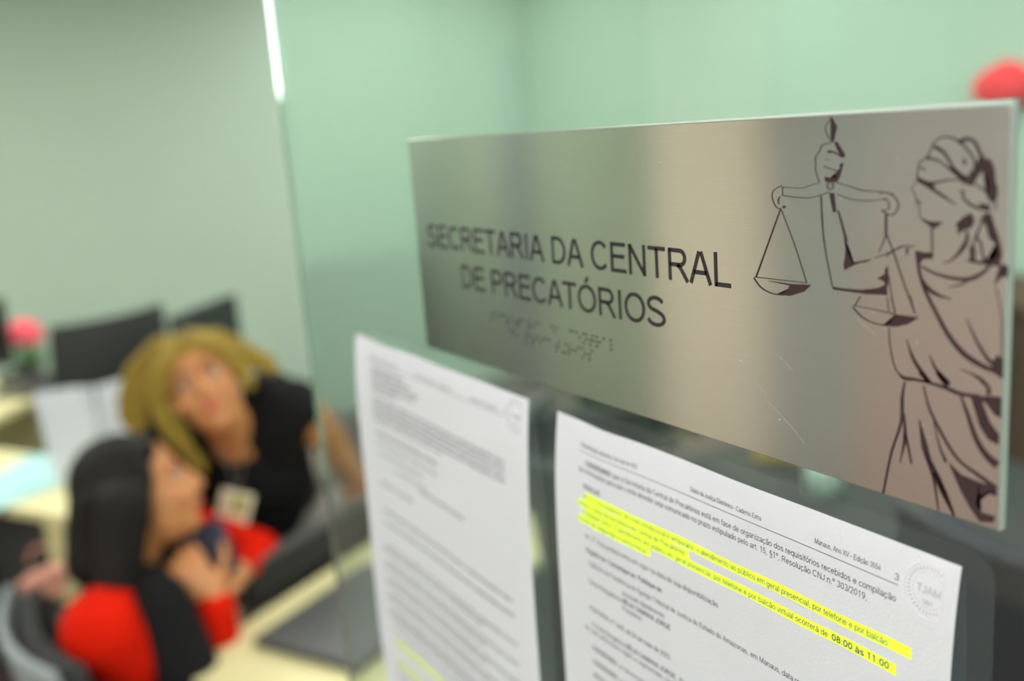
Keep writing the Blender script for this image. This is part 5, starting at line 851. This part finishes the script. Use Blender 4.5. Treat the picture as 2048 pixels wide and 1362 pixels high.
# things seen through the lower glass, right of the notices
pc_monitor(Matrix.Translation((-1.99, 1.33, .75)) @ Matrix.Rotation(math.radians(57), 4, 'Z'), 'black monitor on the cream desk, seen between the two notices', .42, .225, stand=.015)
pc_monitor(Matrix.Translation((-2.19, 1.75, .75)) @ Matrix.Rotation(math.radians(50), 4, 'Z'), 'black monitor at the far end of the cream desk behind the glass', .36, .31, stand=.03)
office_chair((-1.50, 1.34, 0), math.radians(8), 'black office chair behind the glass beneath the sign lettering', backz=.50, backh=.52)
office_chair((-.60, 1.38, 0), math.radians(0), 'dark navy office chair close behind the glass at the lower right', 'navyfab', 'shellnavy', backz=.66, backh=.48, bw=.48)
cb = empty('low_cabinet', (-1.5, 3.3, 0)); tag(cb, 'long dark brown low cabinet along the back wall', 'cabinet')
bx('body', (-1.0, -.24, .05), (1.4, .24, .97), MT['wood'], cb, .003)
bx('plinth', (-.98, -.22, 0), (1.38, .22, .05), MT['black'], cb)
bx('worktop', (-1.02, -.26, .97), (1.42, .26, 1.0), MT['wood'], cb, .003)
for i in range(4):
    d = bx('door', (-.99 + i * .6, -.256, .08), (-.41 + i * .6, -.241, .95), MT['wood'], cb, .002)
    bm = bmesh.new(); capsule(bm, (-.46 + i * .6, -.27, .5), .006, (-.46 + i * .6, -.27, .62), .006); finish('door_handle', bm, MT['chrome'], d, True)
de = rooted('office_desk', Matrix.Translation((-2.02, 1.72, 0)), 'dark topped desk behind the glass carrying the mustard box and the mug', 'desk')
bx('tabletop', (0, 0, .722), (1.95, .62, .75), MT['black'], de, .002)
for x in (.05, 1.88): bx('side_panel', (x, .05, 0), (x + .025, .57, .722), MT['darkgrey'], de)
mb = rooted('cardboard_box', Matrix.Translation((-1.86, 1.98, .7505)) @ Matrix.Rotation(.65, 4, 'Z'), 'mustard cardboard box on the dark desk, seen just under the sign', 'box')
bx('carton', (-.075, -.06, 0), (.075, .06, .11), MT['mustard'], mb, .002)
bx('flap', (-.075, -.06, .1105), (.075, .0, .112), MT['mustard'], mb)
mg = empty('mug', (-1.60, 1.83, .7505)); tag(mg, 'pale teal mug behind the glass, just above the highlighted notice', 'mug')
bm = bmesh.new(); lathe(bm, [(.034, 0), (.038, .004), (.038, .088), (.034, .088), (.033, .008), (.0, .008)], n=24); finish('cup', bm, MT['teal'], mg, True)
bm = bmesh.new()
for i in range(8):
    a0, a1 = -math.pi / 2 + math.pi * i / 8, -math.pi / 2 + math.pi * (i + 1) / 8
    capsule(bm, (.036 + .024 * math.cos(a0), 0, .045 + .026 * math.sin(a0)), .005, (.036 + .024 * math.cos(a1), 0, .045 + .026 * math.sin(a1)), .005, 8, 3)
finish('handle', bm, MT['teal'], mg, True)
# low cupboards on the near side, mirrored in the glass
for nm3, x, y, sx, sy, hh, lb in (('storage_cupboard', X0 + .28, -1.50, .48, 1.05, 1.02, 'dark grey cupboard against the left wall on the near side of the glass'),):
    r = empty(nm3, (x, y, 0)); tag(r, lb, 'cupboard')
    mm_ = MT['darkgrey'] if hh > 1 else MT['wood']
    bx('body', (-sx / 2, -sy / 2, .05), (sx / 2, sy / 2, hh - .025), mm_, r, .003)
    bx('worktop', (-sx / 2 - .01, -sy / 2 - .01, hh - .0249), (sx / 2 + .01, sy / 2 + .01, hh), mm_, r, .003)
    n = 3
    for i in range(n):
        if sx > sy: lo, hi, hp0, hp1 = (-sx / 2 + i * sx / n + .01, sy / 2 + .001, .08), (-sx / 2 + (i + 1) * sx / n - .01, sy / 2 + .018, hh - .04), (-sx / 2 + i * sx / n + .05, sy / 2 + .035, .5), (-sx / 2 + i * sx / n + .05, sy / 2 + .035, .62)
        else: lo, hi, hp0, hp1 = (sx / 2 + .001, -sy / 2 + i * sy / n + .01, .08), (sx / 2 + .018, -sy / 2 + (i + 1) * sy / n - .01, hh - .04), (sx / 2 + .035, -sy / 2 + i * sy / n + .05, .5), (sx / 2 + .035, -sy / 2 + i * sy / n + .05, .62)
        d = bx('door', lo, hi, mm_, r, .002); bm = bmesh.new(); capsule(bm, hp0, .006, hp1, .006); finish('door_handle', bm, MT['chrome'], d, True)
# red rosette on the back wall
t = (Y1 - .06) / spot(2000, 172, 1).y
rp = spot(2000, 172, t)
r = empty('flower_rosette', (rp.x, Y1, rp.z)); tag(r, 'red paper flower hung high on the back wall at the right picture edge', 'decoration')
bm = bmesh.new(); blossom(bm, (0, 0, 0), .165, 38, 5)
for v in bm.verts: v.co = Vector((v.co.x, -abs(v.co.z) * .35 - .03 + v.co.y * .1, v.co.y * .62))
finish('petals', bm, MT['crimson'], r, True)
bm = bmesh.new(); lathe(bm, [(.09, 0), (.09, .03), (.05, .045)], n=24, mtx=Matrix.Rotation(math.pi / 2, 4, 'X')); finish('mount', bm, MT['crimson'], r)

# ---------------------------------------------------------------- people
def basis(fwd, up):
    f = Vector(fwd).normalized(); u = Vector(up); u = (u - f * u.dot(f)).normalized(); r = f.cross(u)
    return Matrix((r, f, u)).transposed()       # local x = right, y = forward, z = up
class Head:
    def __init__(s, c, fwd, up): s.c = Vector(c); s.B = basis(fwd, up)
    def p(s, x, y, z): return s.c + s.B @ Vector((x, y, z))
    def build(s, bm):
        B = s.B
        ellip(bm, s.p(0, -.012, .03), (.073, .092, .088), B, 28)
        ellip(bm, s.p(0, .022, -.035), (.060, .070, .078), B, 24)
        ellip(bm, s.p(0, .055, -.088), (.028, .028, .024), B, 16)
        ellip(bm, s.p(0, .030, -.075), (.047, .050, .034), B, 16)
        for sg in (-1, 1):
            ellip(bm, s.p(sg * .036, .062, -.032), (.026, .024, .026), B, 16)
            ellip(bm, s.p(sg * .026, .079, .026), (.022, .011, .009), B, 14)
            capsule(bm, s.p(sg * .074, -.004, .016), .009, s.p(sg * .072, .002, -.030), .007, flat=.6)
            ellip(bm, s.p(sg * .010, .094, -.034), (.009, .010, .008), B, 12)
        capsule(bm, s.p(0, .086, .012), .008, s.p(0, .104, -.028), .011)
        ellip(bm, s.p(0, .084, -.058), (.024, .010, .012), B, 14)
    def features(s, body, skin, openm=False):
        for sg in (-1, 1):
            bm = bmesh.new(); ellip(bm, s.p(sg * .031, .0755, .004), (.0145, .009, .0075), s.B, 14); e = finish('eye', bm, MT['eye'], body, True)
            bm = bmesh.new(); ellip(bm, s.p(sg * .031, .0835, .004), (.0055, .0022, .0055), s.B, 12); finish('iris', bm, MT['iris'], e, True)
            bm = bmesh.new(); capsule(bm, s.p(sg * .015, .0895, .024), .0035, s.p(sg * .032, .0895, .030), .0035, flat=.6); capsule(bm, s.p(sg * .032, .0895, .030), .0035, s.p(sg * .050, .078, .023), .002, flat=.6)
            finish('eyebrow', bm, MT['browm'], body, True)
        bm = bmesh.new()
        for z, r_ in ((-.0525, .0052), (-.0620, .0062)):
            for sg in (-1, 1): capsule(bm, s.p(0, .0925, z), r_, s.p(sg * .021, .084, -.0565), .002)
        finish('lips', bm, MT['lipm'], body, True)

def hand(bm, wrist, d, back, thumb, curl=.5, k=1.0):
    """palm, four jointed fingers and a thumb leaving the side of the palm; back = direction the back of the hand faces, thumb = +-1"""
    d = Vector(d).normalized(); n = Vector(back); n = (n - d * n.dot(d)).normalized(); s = d.cross(n) * thumb
    w0 = Vector(wrist)
    for off in (-.026, -.009, .009, .026):
        capsule(bm, w0 + s * off * .7 * k + d * .012 * k, .014 * k, w0 + (d * .082 + s * off) * k, .0115 * k, 10, 4)
    for off, L in ((.031, .070), (.0105, .080), (-.0105, .075), (-.031, .058)):
        p = w0 + (d * .085 + s * off) * k; a = curl * .25; r0 = .0088 * k
        for seg, fr in enumerate((.44, .32, .24)):
            dd = (d * math.cos(a) - n * math.sin(a) + s * off * .9).normalized(); q = p + dd * L * fr * k
            capsule(bm, p, r0, q, r0 * .9, 10, 4); p = q; r0 *= .9; a += curl * .75
    p = w0 + (d * .022 + s * .028) * k; dd = (d * .62 + s * .75 - n * .15).normalized(); r0 = .012 * k
    for fr in (.034, .032, .024):
        q = p + dd * fr * k; capsule(bm, p, r0, q, r0 * .88, 10, 4); p = q; r0 *= .88; dd = (dd + d * .35 - n * .25 * curl).normalized()

def limb(bm, pts, **k):
    for (p0, r0), (p1, r1) in zip(pts, pts[1:]): capsule(bm, p0, r0, p1, r1, 18, 6, **k)

Z3 = Vector((0, 0, 1)); RH = Vector((RIGHT.x, RIGHT.y, 0)).normalized(); FH = Vector((FWD.x, FWD.y, 0)).normalized()

# ---- woman sitting, dark hair, red sleeves under black
HA = Head(spot(284, 985, 1.95), RIGHT * .90 + FWD * .22 - DOWN * .38, -DOWN * .9 - RIGHT * .38)
nA = spot(255, 1135, 1.97); chestA = spot(265, 1255, 1.98); pelA = Vector((-1.91, .25, .56))
shR = spot(212, 1248, 1.83); shL = spot(345, 1048, 2.10)
elR = spot(440, 1312, 1.98); wrR = spot(428, 1200, 1.93); haR = (spot(340, 1085, 1.95) - wrR)
elL = spot(522, 1094, 2.16); wrL = spot(468, 1158, 2.04)
facA = Vector((-.05, 1, 0)).normalized(); sdA = facA.cross(Z3)
hipR = pelA + sdA * .09; hipL = pelA - sdA * .09
knR = hipR + facA * .42 + Z3 * .0; knL = hipL + facA * .42
ftR = Vector((knR.x, knR.y, .09)); ftL = Vector((knL.x, knL.y, .09))
def body_a(bm):
    HA.build(bm)
    capsule(bm, HA.p(0, -.02, -.06), .048, nA, .05); capsule(bm, nA, .052, chestA, .085)
    limb(bm, [(chestA, .10), (pelA + Z3 * .12, .095), (pelA, .11)])
    for sh, el, wr in ((shR, elR, wrR), (shL, elL, wrL)):
        limb(bm, [(nA + (sh - nA) * .3 - Z3 * .02, .045), (sh, .044), (el, .031), (wr, .023)])
    limb(bm, [(hipR, .09), (knR, .058), (ftR, .036)]); limb(bm, [(hipL, .09), (knL, .058), (ftL, .036)])
    for f in (ftR, ftL): capsule(bm, f - Z3 * .045, .03, f - Z3 * .06 + facA * .14, .024)
    hand(bm, wrR, haR.normalized(), RIGHT * .5 - DOWN * -.3 + FWD * -.6, 1, 1.0, .92)
    hand(bm, wrL, (spot(425, 1192, 1.97) - wrL).normalized(), -DOWN, 1, .7, .98)
wa = volume('person', body_a, MT['skinA'], None, .0045)
tag(wa, 'seated woman with long black hair, red sleeves under black, looking up with chin on hand', 'person')
HA.features(wa, 'skinA')
def hair_a(bm):
    B = HA.B
    ellip(bm, HA.p(0, -.030, .036), (.088, .098, .096), B, 26)
    for i in range(26):
        t = i / 25; ang = math.radians(100 + 160 * t)
        top = HA.p(.080 * math.sin(ang) * -1, .085 * math.cos(ang) * 1.0 - .02, .02)
        # long straight strands falling down over the back and shoulder
        p1 = top - Z3 * .12 + (nA - HA.c) * .10; p2 = Vector((p1.x, p1.y, 0)) * .75 + Vector((nA.x, nA.y, 0)) * .25; p2.z = HA.c.z - .245 - .02 * math.sin(i * 2.1)
        capsule(bm, top, .028, p1, .030); capsule(bm, p1, .030, p2, .016)
    for x, y, z, x2, y2, z2 in ((.079, .030, .045, .088, -.005, -.05), (-.079, .030, .045, -.088, -.005, -.05), (.0, .046, .096, .06, .045, .070), (.0, .046, .096, -.06, .045, .070)):
        capsule(bm, HA.p(x, y, z), .015, HA.p(x2, y2, z2), .019)
    capsule(bm, spot(205, 960, 1.93), .062, spot(185, 1120, 1.92), .052)
    capsule(bm, spot(250, 1010, 1.86), .050, spot(235, 1150, 1.86), .045)
    capsule(bm, spot(225, 1060, 1.97), .075, spot(220, 1165, 1.95), .05)
ha = volume('hair', hair_a, MT['hairA'], wa, .005, 3); tag(ha, 'long straight black hair')
def sleeves(bm):
    limb(bm, [(shR - Z3 * .01, .082), (shR + (elR - shR) * .3 - RIGHT * .02 - Z3 * .03, .085), (elR, .045), (elR + (wrR - elR) * .6, .042), (elR + (wrR - elR) * .85, .040)])
tag(volume('sleeve', sleeves, MT['red'], wa, .005, 5), 'bright red right sleeve')
def sleeve2(bm):
    limb(bm, [(shL, .048), (elL, .036), (elL + (wrL - elL) * .6, .032)])
tag(volume('sleeve', sleeve2, MT['red'], wa, .005, 5), 'bright red left sleeve')
def vest(bm):
    capsule(bm, nA - Z3 * .03, .062, chestA, .115); capsule(bm, chestA, .125, pelA + Z3 * .05, .135)
    capsule(bm, chestA + (shL - chestA) * .6, .075, chestA, .11); capsule(bm, nA + (shR - nA) * .55, .05, chestA, .1)
    capsule(bm, spot(322, 1200, 1.85), .050, spot(372, 1330, 1.87), .060); capsule(bm, nA - Z3 * .05, .07, spot(322, 1200, 1.85), .05)
tag(volume('vest', vest, MT['blackcloth'], wa, .006, 6), 'black sleeveless top')
def trA(bm):
    limb(bm, [(pelA, .135), (hipR + facA * .05, .11), (knR, .075), (ftR + Z3 * .05, .055)]); limb(bm, [(pelA, .135), (hipL + facA * .05, .11), (knL, .075), (ftL + Z3 * .05, .055)])
tag(volume('trousers', trA, MT['blackcloth'], wa, .007, 4), 'black trousers')
for f in (ftR, ftL):
    bm = bmesh.new(); capsule(bm, f - Z3 * .045, .042, f - Z3 * .055 + facA * .15, .034); finish('shoe', bm, MT['blackcloth'], wa, True)
chp = pelA + facA * .12
chA = office_chair((chp.x, chp.y, 0), math.atan2(-facA.x, facA.y), 'office chair with grey shell and black cushion, under the seated woman', 'fabric', 'grey', backz=.44, backh=.42, tiltb=10, bw=.46, group=None)
# ---- handbag on the chair behind
bgp = spot(98, 1172, 2.80)
bg = empty('handbag', (bgp.x, bgp.y, .545), .8); tag(bg, 'small pinkish beige bag on the black stool between left desk and seated woman', 'bag')
def bagv(bm):
    capsule(bm, (-.05, 0, -.01), .040, (.06, 0, .035), .043, flat=.7); capsule(bm, (-.06, 0, -.03), .030, (.04, 0, -.02), .04, flat=.7)
volume('bag_body', bagv, MT['bag'], bg, .005, 3)
bm = bmesh.new()
for i in range(10):
    a0, a1 = math.pi * i / 10, math.pi * (i + 1) / 10
    capsule(bm, (.05 * math.cos(a0), 0, .05 + .05 * math.sin(a0)), .005, (.05 * math.cos(a1), 0, .05 + .05 * math.sin(a1)), .005, 8, 3)
finish('strap', bm, MT['bag'], bg, True)
so = empty('stool', (bgp.x, bgp.y, 0)); tag(so, 'round black stool under the pinkish bag', 'stool')
bm = bmesh.new(); lathe(bm, [(.15, .43), (.17, .44), (.175, .465), (.165, .482)], n=32); finish('seat', bm, MT['fabric'], so, True)
bm = bmesh.new(); lathe(bm, [(.025, .02), (.025, .43)], n=16); finish('column', bm, MT['black'], so, True)
bm = bmesh.new(); lathe(bm, [(.18, 0), (.18, .012), (.03, .03)], n=32); finish('base', bm, MT['black'], so, True)
# ---- woman standing and bending forward, blonde
HB = Head(spot(410, 768, 2.10), -FWD * .90 + RIGHT * .16 - DOWN * .12, -DOWN * .86 - RIGHT * .36 - FWD * .30)
nB = spot(475, 880, 2.24); chB = spot(495, 930, 2.36); hipB = spot(560, 1000, 2.80)
sL = spot(590, 812, 2.25); sR = spot(322, 862, 2.28); eL = spot(655, 868, 2.36); wL = spot(706, 945, 2.50)
eR = spot(265, 980, 2.30); wR = spot(300, 1090, 2.22)
hp = [hipB + Vector((.0, .09, 0)) * s_ + Vector((-.05, 0, 0)) * s_ for s_ in (-1, 1)]
def body_b(bm):
    HB.build(bm)
    capsule(bm, HB.p(0, -.02, -.05), .048, nB, .052)
    limb(bm, [(nB, .06), (chB, .11), (hipB + (chB - hipB) * .35, .10), (hipB, .12)])
    limb(bm, [(nB + (sL - nB) * .5, .055), (sL, .060), (sL + (eL - sL) * .6, .054), (eL, .043), (wL, .029)])
    limb(bm, [(nB + (sR - nB) * .5, .055), (sR, .050), (eR, .038), (wR, .026)])
    for q in hp:
        kn = Vector((q.x + .03, q.y, .46)); ft = Vector((q.x - .02, q.y, .09)); limb(bm, [(q, .09), (kn, .055), (ft, .036)])
        capsule(bm, ft - Z3 * .045, .03, ft - Z3 * .06 - FH * .14, .024)
    hand(bm, wL, (spot(722, 992, 2.52) - wL).normalized(), -DOWN * .3 - FWD, -1, .25)
    hand(bm, wR, DOWN, -RIGHT, 1, .4)
wb = volume('person', body_b, MT['skinB'], None, .0045)
tag(wb, 'blonde woman in black top bending forward over the desk, one hand resting on it', 'person')
HB.features(wb, 'skinB')
def top_b(bm):
    capsule(bm, nB + (chB - nB) * .4, .085, chB, .125); capsule(bm, chB, .130, hipB + (chB - hipB) * .2, .125)
    capsule(bm, nB + (sL - nB) * .35, .062, sL - (sL - nB) * .03, .068); capsule(bm, sL - (sL - nB) * .08, .068, chB, .10); capsule(bm, nB + (sR - nB) * .35, .062, sR, .066)
    capsule(bm, sR, .064, chB, .11); capsule(bm, sR, .062, sR + (eR - sR) * .4, .058)
    capsule(bm, spot(540, 800, 2.27), .07, spot(560, 960, 2.40), .085); capsule(bm, spot(430, 990, 2.38), .085, spot(540, 1010, 2.45), .09)
tag(volume('blouse', top_b, MT['blackcloth'], wb, .006, 6), 'black short-sleeved top')
def trB(bm):
    for q in hp:
        kn = Vector((q.x + .03, q.y, .46)); ft = Vector((q.x - .02, q.y, .12)); limb(bm, [(hipB, .135), (q, .115), (kn, .085), (ft, .07)])
tag(volume('trousers', trB, MT['taupe'], wb, .007, 4), 'taupe trousers')
for q in hp:
    f = Vector((q.x - .02, q.y, .09)); bm = bmesh.new(); capsule(bm, f - Z3 * .048, .040, f - Z3 * .056 - FH * .15, .033); finish('shoe', bm, MT['blackcloth'], wb, True)
def hair_b(bm):
    ellip(bm, HB.p(0, -.034, .036), (.084, .096, .092), HB.B, 26)
    ellip(bm, HB.p(0, .022, .082), (.060, .052, .036), HB.B, 20)
    def lock(pts, r0, r1):
        n = len(pts) - 1
        for i in range(n):
            capsule(bm, pts[i], r0 + (r1 - r0) * i / n, pts[i + 1], r0 + (r1 - r0) * (i + 1) / n)
    for k in range(13):      # left side of the face, long, hanging down
        o = k * 2.8 - 14; dz = (k % 3) * .022
        lock([spot(352 + o * .5, 690, 2.11 + dz), spot(325 + o, 760, 2.10 + dz), spot(330 + o, 830, 2.10 + dz), spot(362 + o * .8, 890, 2.11 + dz), spot(398 + o * .6, 925 + (k * 37) % 23, 2.12 + dz)], .020, .007)
    for k in range(12):      # outer left locks
        o = k * 4.4 - 24
        lock([spot(330 + o * .5, 690, 2.16), spot(288 + o, 740, 2.17), spot(268 + o, 800, 2.18), spot(266 + o * .9, 842 + (k * 29) % 25, 2.19)], .020, .007)
    for k in range(10):      # right side swept over the shoulder
        o = k * 3.2 - 14
        lock([spot(430, 680 + o * .5, 2.13), spot(470, 700 + o, 2.15), spot(505, 715 + o, 2.18), spot(538 + (k * 23) % 15, 730 + o, 2.20)], .019, .008)
    lock([HB.p(-.02, .062, .085), HB.p(.05, .058, .062), HB.p(.076, .03, .02)], .018, .018)
    lock([HB.p(.0, .062, .087), HB.p(-.05, .058, .062), HB.p(-.076, .03, .02), HB.p(-.080, .012, -.04)], .018, .016)
tag(volume('hair', hair_b, MT['hairB'], wb, .005, 3), 'long blonde hair')
def root_b(bm): ellip(bm, HB.p(-.012, .018, .092), (.020, .060, .034), HB.B, 20)
tag(volume('hair_roots', root_b, MT['hairroot'], wb, .004, 2), 'darker roots at the parting')
# badge on a lanyard
bp_ = spot(466, 1026, 2.18)
bd = rooted('id_badge', Matrix.Translation(bp_) @ (Matrix((RIGHT, FWD, -DOWN)).transposed().to_4x4()) @ Matrix.Rotation(math.radians(14), 4, 'Y'), 'cream identity badge on a dark lanyard hanging from the blonde woman', 'badge')
bx('card', (-.036, -.0015, -.052), (.036, .0015, .048), MT['badge'], bd, .001)
bx('photo', (-.006, -.0022, .004), (.026, -.0016, .038), MT['badgeph'], bd)
bm = bmesh.new()
inv = bd.matrix_world.inverted()
for tx, ty, td in ((448, 905, 2.16), (490, 900, 2.14)):
    a = inv @ spot(tx, ty, td); capsule(bm, (0, 0, .046), .003, a, .003, 8, 3)
finish('lanyard', bm, MT['darkgrey'], bd, True)
